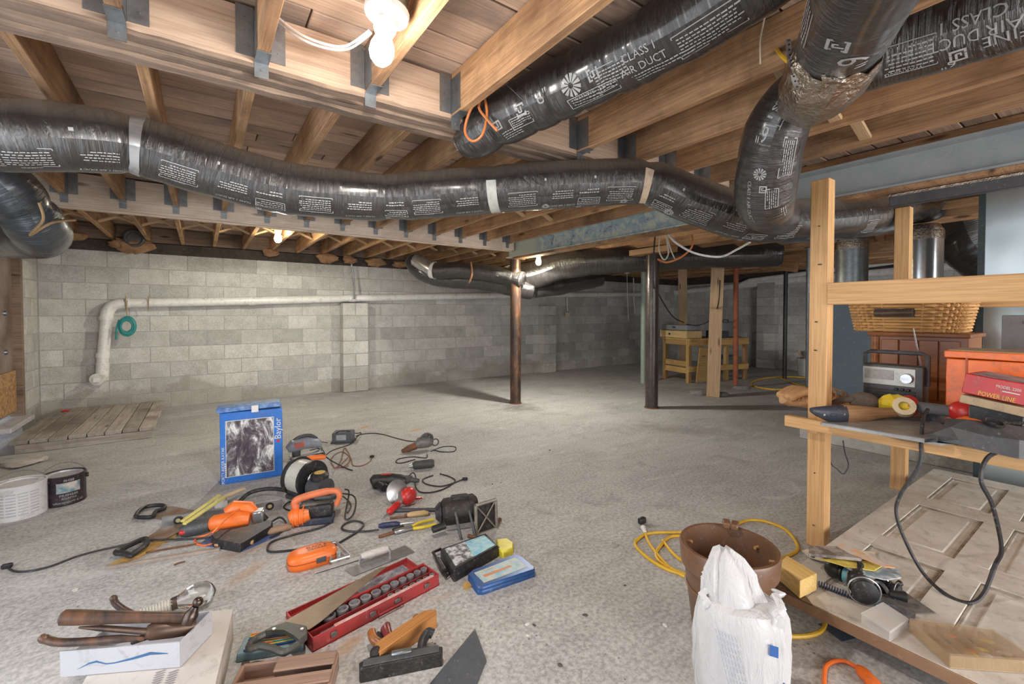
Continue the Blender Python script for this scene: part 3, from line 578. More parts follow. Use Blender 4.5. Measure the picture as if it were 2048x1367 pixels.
# duct at the left edge
c6 = DC((-90, 310, 2.4, .13), (-20, 350, 2.5, .14), (30, 395, 2.6, .145), (66, 440, 2.72, .145), (80, 470, 2.9, .15), (30, 474, 3.15, .15), (-60, 470, 3.3, .15))
d6 = Duct('flexible_duct', 'dark bluish flexible duct bending down at the left edge below the long duct', c6, FILM3, seed=20, wob=.05, pinches=[(.36, .03, .12)])
cord(d6.T, 'strap', [D(78, 405, 2.4), D(86, 440, 2.45), D(60, 470, 2.6), D(105, 445, 2.6), D(150, 440, 2.9)], .007, mat('twine', (.40, .26, .13), None, 20, .8))
# ducts along the back wall
c7 = DC((822, 520, 7.0, .12), (845, 545, 6.9, .13), (890, 558, 6.8, .13), (960, 562, 6.6, .135), (1030, 574, 6.45, .14), (1062, 580, 6.5, .14))
d7 = Duct('flexible_duct', 'lower black duct hugging the back wall above the white pipe', c7, FILM2, seed=30, wob=.05)
c8 = DC((838, 524, 6.7, .09), (868, 540, 6.6, .115), (920, 540, 6.5, .12), (990, 548, 6.3, .12), (1045, 560, 6.15, .12))
d8 = Duct('flexible_duct', 'upper black duct beside the back wall with a white clamp', c8, FILM2, seed=33, wob=.05)
d8.band(d8.s_at(868), .05, WHITE, 'clamp', lift=.012); d8.T.part('metal_elbow', MB().tube([d8.T.L(D(832, 519, 6.72)), d8.T.L(D(850, 530, 6.64)), d8.T.L(D(868, 541, 6.6))], [.10, .11, .115], 16), SILVER)
cord(d8.T, 'tie_wire', [D(942, 524, 6.3), D(944, 548, 6.15), D(938, 565, 6.3)], .012, mat('copper_wire', (.55, .25, .12), None, 9, .5))
c9 = DC((1010, 558, 6.6, .17), (1060, 552, 6.5, .20), (1130, 530, 6.4, .20), (1220, 522, 6.3, .175), (1300, 518, 6.3, .17), (1420, 512, 6.3, .17), (1560, 508, 6.1, .17))
d9 = Duct('flexible_duct', 'fat black duct passing behind the two columns at ceiling height', c9, FILM2, seed=40, wob=.06)
d9.band(.06, .06, WHITE, 'white_collar', lift=.02)
c10 = DC((1064, 580, 6.6, .12), (1120, 570, 6.9, .15), (1200, 556, 7.2, .13))
d10 = Duct('flexible_duct', 'stubby black duct end below the fat duct near the back wall', c10, film('black_duct_dull', .1, (.02, .02, .02), .3), seed=44, wob=.06)
# ------------------------------------------------------------------ drain pipe on the back wall
Yp = YB-.11
T = Th('drain_pipe', 'white plastic drain pipe with elbow and cleanout along the back wall', 'pipe', WY(204, 750, Yp))
def py_(px, py): return T.L(WY(px, py, Yp))
R_ = .058
pts = [py_(206, 740), py_(208, 700), py_(212, 645)]+[py_(214, 628), py_(222, 614), py_(238, 607)]+[py_(252, 606)]
T.part('elbow', MB().tube(spline([py_(213, 640), py_(216, 622), py_(228, 610), py_(250, 606)], 8), R_*1.12, 18), PVC)
T.part('riser', MB().tube([py_(204, 748), py_(206, 715), py_(213, 640)], R_*1.0, 18), PVC); T.part('coupling', MB().tube([py_(205, 715), py_(206.5, 706)], R_*1.16, 18), PVC)
T.part('coupling', MB().tube([py_(212.4, 640), py_(212.7, 632)], R_*1.2, 18), PVC)
hz = [(250, 606), (500, 601.5), (700, 596.5), (1000, 590), (1280, 588)]
for i in range(len(hz)-1):
    T.part('pipe_run', MB().tube([py_(*hz[i]), py_(*hz[i+1])], R_, 18), PVC); T.part('coupling', MB().tube([py_(hz[i][0]-3 if i else 252, hz[i][1]), py_(hz[i][0]+10, hz[i][1]-.2)], R_*1.13, 18), PVC)
T.part('cleanout_tee', MB().tube([py_(204, 760), py_(206, 725)], R_*1.1, 18), PVC)
c_ = WY(204, 754, Yp); T.part('cleanout_cap', MB().cyl(T.L(c_+V((-.0, .0, 0))), T.L(c_+V((-.03, -.13, -.01))), .066, .072, 18).box(T.L(c_+V((-.033, -.15, -.012))), (.05, .03, .05)), PVC)
mb = MB()
for px in (253, 298): mb.tube([py_(px, 592)+V((0, -.066, 0)), py_(px, 605)+V((0, -.07, 0)), py_(px, 620)+V((0, -.05, 0))], .006, 6)
T.part('tie_wire', mb, MATS['twine'])
Th2 = Th('drain_pipe', 'white plastic drain pipe sloping along the far right wall', 'pipe', WX(1320, 588, XR-.1))
Th2.part('pipe_run', MB().tube([Th2.L(WX(1318, 588, XR-.1)), Th2.L(WX(1480, 571, XR-.1)), Th2.L(WX(1640, 555, XR-.1)), Th2.L(WX(1990, 525, XR-.1))], .075, 16), PVC)
Th2.part('branch_pipe', MB().tube([Th2.L(WX(1478, 570, XR-.16)), Th2.L(WX(1500, 560, XR-.16)), Th2.L(WX(1640, 543, XR-.16)), Th2.L(WX(1960, 500, XR-.16))], .05, 12), PVC)
# coiled hose hanging from the pipe
hc = WY(255, 652, Yp-.10); T = Th('coiled_hose', 'coiled teal garden hose hanging from the white pipe', 'hose', hc)
for k_ in range(6): T.part('coil', MB().torus((random.uniform(-.008, .008), -.02+.008*(k_ % 3), random.uniform(-.005, .005)), .055+.011*(k_//2), .010, n=30, ax='y', sq=1.45), TEAL)
T.part('loose_end', MB().tube(spline([(-.075, 0, .08), (-.10, -.01, -.02), (-.105, -.02, -.16)], 6), .010, 8), TEAL); T.part('string', MB().tube([(.0, 0, .10), (-.005, -.01, .22), (0, .03, .32)], .004, 6), MATS['twine'])
# wall wiring
def wire(name, label, pts, r, m, cat='wire', extra=None):
    T = Th(name, label, cat, pts[0]); cord(T, 'strand', pts, r, m)
    if extra: extra(T)
    return T
wire('wall_conduit', 'thin grey conduit running down from the joists to the white pipe', [WY(700, 505, 7.30), WY(702, 522, 7.28), WY(705, 540, 7.28), WY(707, 560, 7.28), WY(709, 598, 7.24)], .014, STEEL)
wire('wall_conduit', 'thin white cable dropping past the white pipe to a small outlet box', [WY(1134, 560, 7.38), WY(1134, 600, 7.38), WY(1135, 622, 7.38)], .014, WHITE, extra=lambda T: T.part('outlet_box', MB().box(T.L(WY(1135, 629, 7.37)), (.12, .06, .10), bev=.01), mat('ivory_box', (.70, .66, .52), None, 9, .5)))
wire('pull_string', 'white pull string hanging near the far corner', [WY(1253.5, 522, 6.5), WY(1254, 550, 6.5), WY(1255, 600, 6.5), WY(1257, 640, 6.5)], .006, WHITE, 'string', extra=lambda T: T.part('lamp_holder', MB().lathe([(.05, -.02), (.05, .01), (.025, .02), (.025, .09)], 14, Matrix.Translation(T.L(WY(1254, 545, 6.5)))), WHITE))
wire('wall_conduit', 'short white cable end hanging beside the pull string', [WY(1267, 555, 7.35), WY(1268, 600, 7.35), WY(1270, 628, 7.33)], .016, WHITE)
# hanging wires by the dark column
wire('loose_wire', 'white electric wire drooping below the long duct', [D(1338, 468, 4.6), D(1352, 485, 4.5), D(1390, 506, 4.4), D(1440, 513, 4.4), D(1475, 498, 4.2), D(1500, 484, 4.0)], .011, WHITE)
wire('loose_wire', 'orange wire looping down right of the dark column', [D(1384, 470, 4.6), D(1384, 492, 4.55), D(1365, 512, 4.6), D(1335, 524, 4.7), D(1316, 518, 4.8)], .011, mat('orange_cable', (.62, .20, .06), None, 9, .5))
wire('loose_wire', 'thin pair of loose ends dangling beside the dark column', [D(1320, 468, 4.7), D(1318, 500, 4.7), D(1328, 519, 4.7), D(1337, 505, 4.7), D(1332, 470, 4.7), D(1342, 500, 4.7), D(1350, 518, 4.7)], .007, mat('pale_wire', (.55, .50, .42), None, 9, .6))
# ------------------------------------------------------------------ lamps
def bulbmat(name, col, st):
    m, nt, b, N, L = _base(name); b.inputs['Emission Color'].default_value = rgb(col); b.inputs['Emission Strength'].default_value = st; b.inputs['Base Color'].default_value = (.9, .9, .9, 1); MATS[name] = m; return m
def lamp(label, p, tilt, em, power, col, s=1.0, spot=0):
    M = frame(p) @ tilt; T = Th('ceiling_lamp', label, 'lamp', p); T.W = M; T.o.matrix_basis = M; W[T.o] = M; T.i = M.inverted()
    T.part('junction_box', MB().lathe([(.052*s, .10*s), (.052*s, .16*s), (.0001, .16*s)], 20, caps=False), STEEL)
    T.part('porcelain_holder', MB().lathe([(.025*s, .035*s), (.03*s, .045*s), (.033*s, .07*s), (.058*s, .085*s), (.06*s, .10*s), (.04*s, .105*s)], 24), WHITE)
    T.part('bulb', MB().lathe([(.001, -.055*s), (.016*s, -.050*s), (.028*s, -.036*s), (.033*s, -.018*s), (.031*s, 0), (.022*s, .022*s), (.016*s, .042*s)], 20), em)
    l = bpy.data.lights.new('bulb_glow', 'SPOT'); l.energy = power; l.color = col; l.shadow_soft_size = .035*s; l.spot_size = math.radians(176); l.spot_blend = .12
    o = bpy.data.objects.new('bulb_glow', l); COL.objects.link(o); o.parent = T.o; o.location = (0, 0, -.062*s); return T
bp = D(765, 92, 1.39)
lamp('bare lit bulb in a white porcelain holder on the near joist', bp, Matrix.Rotation(math.radians(8), 4, 'Y'), bulbmat('bulb_light', (1, .93, .84), 150), 62, (1, .92, .82), 1.15)
lamp('small lit bulb between far joists at the left of the back wall', D(556, 474, 5.1), Matrix(), bulbmat('far_bulb_light', (1, .88, .62), 260), 55, (1, .96, .84), 1.2)
lamp('small lit bulb glowing behind the end of the peeling steel beam', D(1077, 521, 5.85), Matrix(), MATS['far_bulb_light'], 130, (1, .96, .86), 1.1)
T = wire('lamp_cable', 'pair of white cables drooping to the near lamp', [D(548, 28, 1.60), D(590, 62, 1.58), D(640, 85, 1.57), D(690, 92, 1.57), D(738, 62, 1.48)], .0045, WHITE, 'cable')
cord(T, 'strand', [D(548, 34, 1.61), D(590, 70, 1.59), D(640, 93, 1.58), D(695, 98, 1.58), D(742, 66, 1.49)], .0045, WHITE)
T = wire('orange_cable', 'orange cord tied around the end of the rising duct', [D(962, 190, 2.02), D(940, 222, 2.0), D(930, 262, 2.0), D(945, 282, 1.98), D(965, 268, 1.96), D(974, 225, 1.98), D(966, 192, 2.0), D(958, 215, 2.0), D(975, 240, 1.96), D(995, 262, 1.95)], .006, MATS['orange_cable'], 'cord')
wire('hanging_string', 'frayed pale string hanging from the ceiling right of the rising duct', [D(1536, 0, 1.6), D(1528, 40, 1.6), D(1521, 80, 1.6), D(1521, 128, 1.6)], .003, mat('pale_string', (.75, .66, .48), None, 40, .9), 'string')
for a_, b_, lb_ in ((D(1392, 519, 7.0), D(1502, 519, 7.2), 'brown timber header on top of the leaning post'), (D(1508, 524, 7.2), D(1594, 534, 6.6), 'short brown timber header near the black pole top')):
    T = Th('timber_header', lb_, 'timber', a_, b_); board('timber', a_, b_, .09, .15, BROWNW, T.o)
T = Th('junction_box', 'small grey electrical box beside the timber headers', 'electrical box', D(1496, 527, 6.9)); T.part('case', MB().box((0, 0, 0), (.1, .1, .12), bev=.006), STEEL); T.part('cover', MB().box((-.03, -.05, 0), (.08, .01, .1), bev=.002), STEEL)
# crumpled insulation along the rim of the back wall
INS = mat('brown_insulation', (.42, .25, .13), (.20, .11, .06), 12, .95, bump=.6)
random.seed(11)
for px, py, s_ in ((262, 490, 1.0), (236, 488, .5), (655, 516, .8), (700, 520, .6), (750, 524, .8), (800, 528, .6), (1190, 545, .8), (540, 505, .6), (145, 470, .6)):
    p = WY(px, py, 7.25); mb = MB(); rings = []
    for i in range(6):
        a0 = -1.4+2.8*i/5; rings.append([V((s_*.22*math.cos(a0)*math.cos(b_)*random.uniform(.6, 1.2), .08*math.cos(a0)*math.sin(b_)*random.uniform(.6, 1.2), s_*.10*math.sin(a0)*random.uniform(.7, 1.2))) for b_ in [2*math.pi*k_/9 for k_ in range(9)]])
    solo('insulation_scrap', {262: 'crumpled brown insulation tuffet around a round vent at the rim', 236: 'small torn brown insulation strip beside the round vent', 655: 'tuft of brown insulation left of the grey wall conduit', 700: 'tuft of brown insulation right behind the grey wall conduit top', 750: 'tuft of brown insulation right of the grey wall conduit', 800: 'tuft of brown insulation beside the start of the wall ducts', 1190: 'dark tuft of insulation above the pull string corner', 540: 'tuft of brown insulation just below the far left bulb', 145: 'tuft of brown insulation beside the bluish left duct'}[px], 'insulation', mb.loft(rings), INS, Matrix.Translation(p), 'insulation tufts along the rim')
p = WY(268, 476, 7.2); T = Th('wall_vent', 'round dark vent in the rim above the back wall', 'vent', p); T.part('ring', MB().torus((0, 0, 0), .09, .02, ax='y'), DGREY); T.part('disc', MB().cyl((0, 0, 0), (0, .03, 0), .085, n=20), DGREY)
# ------------------------------------------------------------------ furnace corner
SLATE = mat('slate_metal', (.085, .115, .14), (.07, .098, .12), 5, .42, .3)
T = Th('furnace', 'slate-grey furnace cabinet behind the pine rack', 'furnace', (5.35, 1.34, 0), (6, 1.34, 0))
T.part('pad', MB().box((0, 0, .05), (.9, 1.3, .10), bev=.008), MORT); T.part('cabinet', MB().box((0, 0, .78), (.78, 1.22, 1.36), bev=.008), SLATE)
T.part('front_panel', MB().box((-.395, .30, .78), (.012, .58, 1.28), bev=.003), SLATE); T.part('front_panel', MB().box((-.395, -.30, .78), (.012, .58, 1.28), bev=.003), SLATE)
def pipe_on(name, label, px, X, z0, z1, r, m, foil=True, cat='pipe'):
    p = WX(px, 600, X); T = Th(name, label, cat, (p.x, p.y, z0)); T.part('pipe', MB().cyl((0, 0, 0), (0, 0, z1-z0), r, n=28), m)
    for k_ in range(2): T.part('seam', MB().torus((0, 0, (z1-z0)*(.12+.72*k_)), r, .004, n=28, m=6), m)
    if foil: T.part('foil_collar', MB().tube([(0, 0, z1-z0-.09), (0, 0, z1-z0-.02), (0, 0, z1-z0+.05)], [r*1.03, r*1.05, r*.8], 18), FOIL)
    return T
pipe_on('vent_pipe', 'dull grey galvanised pipe rising from the furnace', 1702, 5.4, 1.46, 1.98, .135, mat('dull_galvanised', (.34, .37, .39), (.22, .24, .26), 30, .42, .6))
pipe_on('vent_pipe', 'bright shiny steel pipe rising from the furnace into the long duct', 1843, 5.4, 1.46, 2.0, .143, CHROME)
T = Th('insulated_plenum', 'dark insulated duct mass behind the bright steel pipe', 'duct', D(1900, 480, 4.9)); dd = Duct('flexible_duct', 'fat dark insulated duct behind the shiny sheet metal plenum', DC((1905, 395, 4.7, .22), (1925, 440, 4.6, .26), (1950, 490, 4.5, .26), (1990, 520, 4.4, .25), (2060, 530, 4.2, .25)), MATS.get('x') or FILM2, seed=50, wob=.08)
bpy.data.objects.remove(T.o)
def sheet():
    m, nt, b, N, L = _base('sheet_metal'); v = _vec(nt, (1, 1, .5)); n1 = _noise(nt, v, 2.2, 2, .5, .5); L(_ramp(nt, n1, [(.3, (.42, .52, .54)), (.7, (.72, .77, .78))]), b.inputs['Base Color'])
    b.inputs['Metallic'].default_value = .9; b.inputs['Roughness'].default_value = .33; _bump(nt, b, n1, .5, .06); return m
p = WX(1963, 500, 4.55); T = Th('sheet_metal_plenum', 'tall shiny sheet metal plenum at the right edge', 'plenum', (p.x, p.y, 0), (p.x+1, p.y, 0)); SH = sheet()
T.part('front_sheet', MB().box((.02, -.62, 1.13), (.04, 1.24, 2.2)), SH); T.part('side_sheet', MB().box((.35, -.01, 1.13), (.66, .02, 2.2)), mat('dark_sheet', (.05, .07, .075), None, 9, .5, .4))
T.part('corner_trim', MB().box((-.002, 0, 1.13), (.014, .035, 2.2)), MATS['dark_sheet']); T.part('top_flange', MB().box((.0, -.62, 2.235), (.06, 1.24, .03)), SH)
T = Th('duct_flange', 'dark metal flange with foil tape under the steel beam', 'trim strip', (XS+.02, .35, 1.93), (XS+.02, 2, 1.93)); T.part('strip', MB().box((0, 0, .0), (1.15, .05, .07), bev=.004), DGREY); T.part('foil_edge', MB().box((0, .027, .03), (1.15, .006, .014)), FOIL)
# ------------------------------------------------------------------ pine rack
XF = 2.55; ZS = .70
T = Th('pine_rack', 'rough pine timber storage rack with one shelf on the right', 'rack', (2.70, 1.0, 0)); RK = T
board('post', (2.70, 1.0, 0), (2.70, 1.0, 1.945), .075, .085, PINE, T.o); board('post', (4.05, 1.0, 0), (4.05, 1.0, 1.985), .07, .085, PINE, T.o)
for x, z, h_ in ((2.665, 1.345, .112), (4.05, 1.33, .09)): board('rail', (x, .955, z), (x, -.9, z), .04, h_, PINE, T.o)
board('shelf_edge', (XF+.02, 1.11, ZS-.028), (XF+.02, -.9, ZS-.028), .04, .056, PINE, T.o)
for k_ in range(6):
    x0 = XF+.042+.255*k_; board('shelf_board', (x0+.125, 1.09 if k_ else .955, ZS-.011), (x0+.125, -.9, ZS-.011), .25, .02, PINE, T.o)
for x in (2.70, 4.05): board('post', (x, -.85, 0), (x, -.85, 1.95), .075, .085, PINE, T.o)
board('side_rail', (2.6, 1.0, ZS-.05), (4.08, 1.0, ZS-.05), .04, .06, PINE, T.o)
for z in (.12, .40, 1.05, 1.2, 1.5, 1.7): RK.part('nail', MB().cyl(RK.L((2.656, 1.0+random.uniform(-.02, .02), z)), RK.L((2.650, 1.0, z)), .003, n=6), IRON)
# panelled door lying flat under the rack
PD = mat('old_white_paint', (.70, .68, .63), (.55, .51, .45), 5, .6, bump=.15, contrast=.16); X0, X1, Yd, zd = 1.92, 4.35, .88, .12
T = Th('old_door', 'old off-white panelled door lying flat under the rack', 'door', (X0, Yd, .08), (X1, Yd, .08)); DR = T      # local x along door, local y = -world Y side is negative
wd = .88
T.part('core', MB().box(((X1-X0)/2, -wd/2, .018), (X1-X0, wd, .024)), PD)
for (x, y, lx, ly) in ((1.215, -.06, 2.43, .12), (1.215, -wd+.06, 2.43, .12), (.10, -wd/2, .20, wd-.24), (.82, -wd/2, .16, wd-.24), (1.62, -wd/2, .16, wd-.24), (2.36, -wd/2, .14, wd-.24)):
    T.part('stile' if lx > 1 else 'rail', MB().box((x, y, .034), (lx, ly, .014), bev=.002), PD)
for (a, b_) in ((.20, .74), (.90, 1.54), (1.70, 2.29)):
    T.part('stile', MB().box(((a+b_)/2, -wd/2, .034), (b_-a, .11, .014), bev=.002), PD)
    for (c, e) in ((-.12, -wd/2+.055), (-wd/2-.055, -wd+.12)):
        c0, e0 = c-.02, e+.02; mb = MB()
        for (q, s_) in ((((a+b_)/2, c-.008, .030), (b_-a, .016, .012)), (((a+b_)/2, e+.008, .030), (b_-a, .016, .012)), ((a+.008, (c+e)/2, .030), (.016, abs(c-e), .012)), ((b_-.008, (c+e)/2, .030), (.016, abs(c-e), .012))): mb.box(q, s_, bev=.004)
        T.part('panel_moulding', mb, mat('dirty_moulding', (.50, .46, .40), (.22, .17, .12), 8, .6, contrast=.15)); T.part('panel', MB().box(((a+b_)/2, (c+e)/2, .030), (b_-a-.09, abs(c-e)-.09, .012), bev=.006), PD)
T.part('edge_strip', MB().box((-.004, -wd/2, .02), (.008, wd, .042), bev=.002), mat('bare_brown_edge', (.34, .20, .11), (.20, .11, .06), 9, .7, stretch=(1, 1, 1)))
T.part('torn_veneer', MB().prism([(-.012, -.16), (-.012, 0.0), (.02, .01), (.05, -.005), (.03, -.05), (.05, -.09), (.02, -.13)], .042, .046), mat('dark_veneer', (.12, .065, .04), None, 12, .5))
for x, y, lb_ in ((.35, -.3, 'front'), (2.1, -.3, 'far')):
    p = T.W @ V((x, y, 0)); solo('support_block', 'timber bearer propping up the %s end of the old door' % lb_, 'timber block', MB().box((0, 0, .04), (.09, .5, .078)), OLDW, Matrix.Translation((p.x, p.y-.1, 0)), 'blocks under the old door')
p = F(1890, 938); solo('masonry_block', 'rough whitish concrete block behind the far end of the old door', 'block', MB().box((0, 0, .095), (.22, .80, .19), bev=.012), mat('rough_block', (.52, .50, .46), (.26, .24, .22), 18, .9, bump=.6), frame(V((p.x+.14, p.y-.05, 0)), V((p.x+1.4, p.y-.05, 0))))
# ------------------------------------------------------------------ things on the shelf
def shelf(px, py, z=ZS): return F(px, py, z)
def boxpx(name, label, cat, px0, px1, X, z0, z1, depth, m, bev=.006):
    a, e = WX(px0, 700, X), WX(px1, 700, X); T = Th(name, label, cat, (X, (a.y+e.y)/2, z0), (X, (a.y+e.y)/2-1, z0)); T.w, T.h, T.d = abs(a.y-e.y), z1-z0, depth   # local x to the right, y away... front at y=0
    return T
# brown cabinet with wicker basket on top
T = boxpx('wooden_cabinet', 'varnished brown wooden cabinet under the wicker basket', 'cabinet', 1742, 1936, 3.62, ZS, 1.125, .36, REDW)
w_, h_ = T.w, T.h
T.part('body', MB().box((0, .19, h_/2-.01), (w_, .36, h_-.02), bev=.004), REDW); T.part('top', MB().box((0, .18, h_-.012), (w_+.03, .42, .026), bev=.008, seg=2), REDW)
for i in range(4):
    x = -w_/2+.05+(w_-.08)*(i+.5)/4; T.part('door_panel', MB().box((x, .004, h_*.47), ((w_-.08)/4-.006, .014, h_*.85), bev=.003), REDW)
T.part('corner_post', MB().cyl((-w_/2+.02, .015, 0), (-w_/2+.02, .015, h_-.03), .024, n=14), REDW)
CABTOP = T.W @ V((0, .18, h_))
WICK = wood('wicker', (.72, .43, .17), (.44, .22, .07), .14, .55, knots=False)
zb = 1.128; a, e = WX(1697, 600, 3.62), WX(1928, 600, 3.62); cy = (a.y+e.y)/2
T = Th('wicker_basket', 'golden wicker laundry basket with a dark handle on the cabinet', 'basket', (3.80, cy, zb), (3.80, cy-1, zb)); bl, bw, bh = abs(a.y-e.y), .34, .23
def per(u, k, off=0):
    sx, sy_ = bl/2*(.93+.14*k)+off, bw/2*(.93+.14*k)+off; c, s_ = math.cos(u), math.sin(u); p_ = 2/5.0
    return V((math.copysign(abs(c)**p_, c)*sx, math.copysign(abs(s_)**p_, s_)*sy_, 0))
rows = 12
for r_ in range(rows):
    k = r_/(rows-1); mb = MB(); pts = []; n_ = 132
    for i in range(n_+1):
        u = 2*math.pi*i/n_; q = per(u, k, .009*math.cos(math.pi*i/3+(math.pi if r_ % 2 else 0))); pts.append((q.x, q.y, .012+k*(bh-.02)))
    T.part('woven_strand', mb.tube(pts, .0095, 5), WICK)
for i in range(44):
    u = 2*math.pi*(i*3+1.5)/132; q0, q1 = per(u, 0), per(u, 1); T.part('stake', MB().tube([(q0.x, q0.y, 0), (q1.x, q1.y, bh)], .0045, 5), WICK)
T.part('rim', MB().tube([tuple(per(2*math.pi*i/60, 1))[:2]+(bh,) for i in range(61)], .013, 7), WICK); T.part('base', MB().prism([tuple(per(2*math.pi*i/40, 0))[:2] for i in range(40)], 0, .01), WICK)
T.part('handle', MB().tube([(-.13, -bw/2-.03, .118), (.06, -bw/2-.03, .125)], .020, 10), mat('dark_handle', (.10, .06, .035), None, 20, .4)); T.part('handle_opening', MB().box((-.035, -bw/2-.012, .122), (.2, .016, .055)), BLACK)
# radio
T = boxpx('portable_radio', 'old portable radio with raised antenna and carry handle', 'radio', 1727, 1848, 3.05, ZS, .965, .10, BLACK); w_, h_ = T.w, T.h
T.part('case', MB().box((0, .055, h_/2), (w_, .11, h_), bev=.008, seg=2), DGREY); T.part('dial_plate', MB().box((-.015, -.001, h_*.77), (w_*.88, .006, h_*.36), bev=.002), mat('dial_plate', (.50, .50, .46), (.40, .40, .37), 9, .4, .3))
T.part('dial_scale', MB().box((-.055, -.005, h_*.80), (w_*.5, .003, h_*.2)), mat('dial_scale', (.38, .37, .34), (.28, .27, .25), 60, .3)); T.part('tuning_knob', MB().cyl((.065, -.003, h_*.76), (.065, -.03, h_*.76), .028, .024, 20), SILVER)
for i in range(9): T.part('grille_slat', MB().box((-.01, -.003, .018+i*.014), (w_*.84, .006, .006)), BLACK)
for i in range(3): T.part('button', MB().box((.02+i*.025, -.008, h_*.53), (.015, .014, .012), bev=.002), BLACK)
T.part('carry_handle', MB().tube([(-w_/2-.006, .05, h_*.80), (-w_/2-.006, .05, h_+.055), (-w_/2+.02, .05, h_+.068), (w_/2-.02, .05, h_+.068), (w_/2+.006, .05, h_+.055), (w_/2+.006, .05, h_*.62)], .011, 8), DGREY)
T.part('antenna', MB().tube([(w_/2-.03, .09, h_), (w_/2-.045, .07, h_+.11), (w_/2-.055, .05, h_+.20)], [.005, .004, .003], 8), CHROME)
# orange case, grey carton, red carton
T = boxpx('orange_metal_case', 'bright orange metal case with flat lid behind the red carton', 'case', 1893, 2040, 2.98, ZS, 1.065, .3, ORANGE); w_, h_ = T.w, T.h
T.part('body', MB().box((.03, .14, (h_-.04)/2), (w_+.06, .28, h_-.04), bev=.004), ORANGE); T.part('lid', MB().box((.03, .14, h_-.018), (w_+.075, .295, .034), bev=.004), ORANGE); T.part('lid_top', MB().box((.03, .14, h_+.001), (w_+.05, .26, .004)), mat('dusty_tan', (.45, .33, .22), None, 9, .7))
T.part('photo_sticker', MB().box((-w_/2+.02, -.003, .12), (.001, .001, .001)), BLACK)
bpy.data.objects.remove(T.o.children[-1])
T.part('strap_band', MB().box((-w_*.2, -.003, h_/2), (.008, .004, h_)), mat('dark_orange', (.45, .08, .01), None, 9, .5))
T = boxpx('grey_carton', 'grey printed carton leaning at the right edge above the orange case', 'carton', 1985, 2075, 3.35, ZS, 1.235, .2, DGREY); w_, h_ = T.w, T.h
GC = mat('grey_card', (.20, .20, .20), (.15, .15, .15), 8, .6); T.part('body', MB().box((.08, .1, h_/2), (w_+.1, .2, h_), bev=.003), GC)
decal(T, 'printed_lettering', [('t', 'COMA', .06, h_*.93, .025), ('r', .08, h_*.86, .1, .004), ('r', .10, h_*.84, .12, .004)], BLACK, Matrix.Translation((0, -.0015, 0)) @ Matrix.Rotation(math.pi/2, 4, 'X'))
T = boxpx('red_carton', 'red carton with yellow lettering on top of the shelf clutter', 'carton', 1920, 2036, 2.68, .865, .98, .2, RED); w_, h_ = T.w, T.h
T.W = T.W @ Matrix.Rotation(math.radians(8), 4, 'Y') @ Matrix.Rotation(math.radians(-6), 4, 'Z'); T.o.matrix_basis = T.W; W[T.o] = T.W; T.i = T.W.inverted()
T.part('red_sleeve', MB().box((.02, .11, h_/2+.012), (w_+.04, .22, h_-.03), bev=.003), RED); T.part('card_tray', MB().box((.02, .11, .0), (w_+.04, .225, .035), bev=.003), mat('kraft_card', (.55, .42, .27), (.45, .33, .2), 9, .8))
T.part('top_picture', MB().box((.02, .11, h_-.0015), (w_, .19, .002)), mat('grey_picture', (.28, .31, .35), (.08, .08, .09), 9, .4, contrast=.12))
Mx = Matrix.Translation((0, -.0012, 0)) @ Matrix.Rotation(math.pi/2, 4, 'X')
decal(T, 'printed_lettering', [('t', 'POWER LINE', .022, h_*.34, .027, 0, .70)], mat('yellow_print', (.85, .60, .06), None, 9, .5), Mx); decal(T, 'printed_lettering', [('t', 'MODEL 2200', .05, h_*.72, .016, 0, .8), ('r', .06, h_*.58, .05, .004)], WHITE, Mx)
p = shelf(1975, 850); solo('storage_tin', 'dark tin under the red carton', 'tin', MB().box((0, 0, .076), (.16, .2, .152), bev=.006), BLACK, frame(V((2.80, .36, ZS)), V((2.80, -1, ZS))))
# baseball glove
g0 = shelf(1565, 815); g1 = shelf(1690, 812); T = Th('baseball_glove', 'tan leather baseball glove at the left end of the shelf', 'glove', (g0+g1)/2, g1); L_ = (g1-g0).length
rings = []
for i in range(13):
    t = i/12; x = (t-.5)*L_*1.0; wv = .085*math.sin(math.pi*min(max(t*.92+.05, 0), 1))**.6+.004; rings.append([V((x, wv*math.cos(a), .045+.045*math.sin(a)*math.sin(math.pi*(t*.9+.06))**.5+.006*math.sin(t*22+a*2))) for a in [2*math.pi*k_/14 for k_ in range(14)]])
gl = T.part('palm', MB().loft(rings), TAN)
for i in range(4): T.part('finger', MB().tube(spline([(L_*.1, -.05+.03*i, .07), (-L_*.25, -.065+.038*i, .10), (-L_*.49, -.055+.033*i, .06)], 6), [.022]*7+[.02]*5+[.012], 10), TAN)
random.seed(5)
for i in range(14): a = random.uniform(-.45, .35)*L_; T.part('lace', MB().tube(spline([(a, -.085+random.uniform(0, .03), .05), (a+.02, -.06, .09), (a+random.uniform(-.02, .05), -.02+random.uniform(0, .07), .106), (a+random.uniform(-.03, .05), .03, .10)], 4), .0032, 5), mat('lace_leather', (.50, .28, .12), (.3, .15, .06), 9, .7))
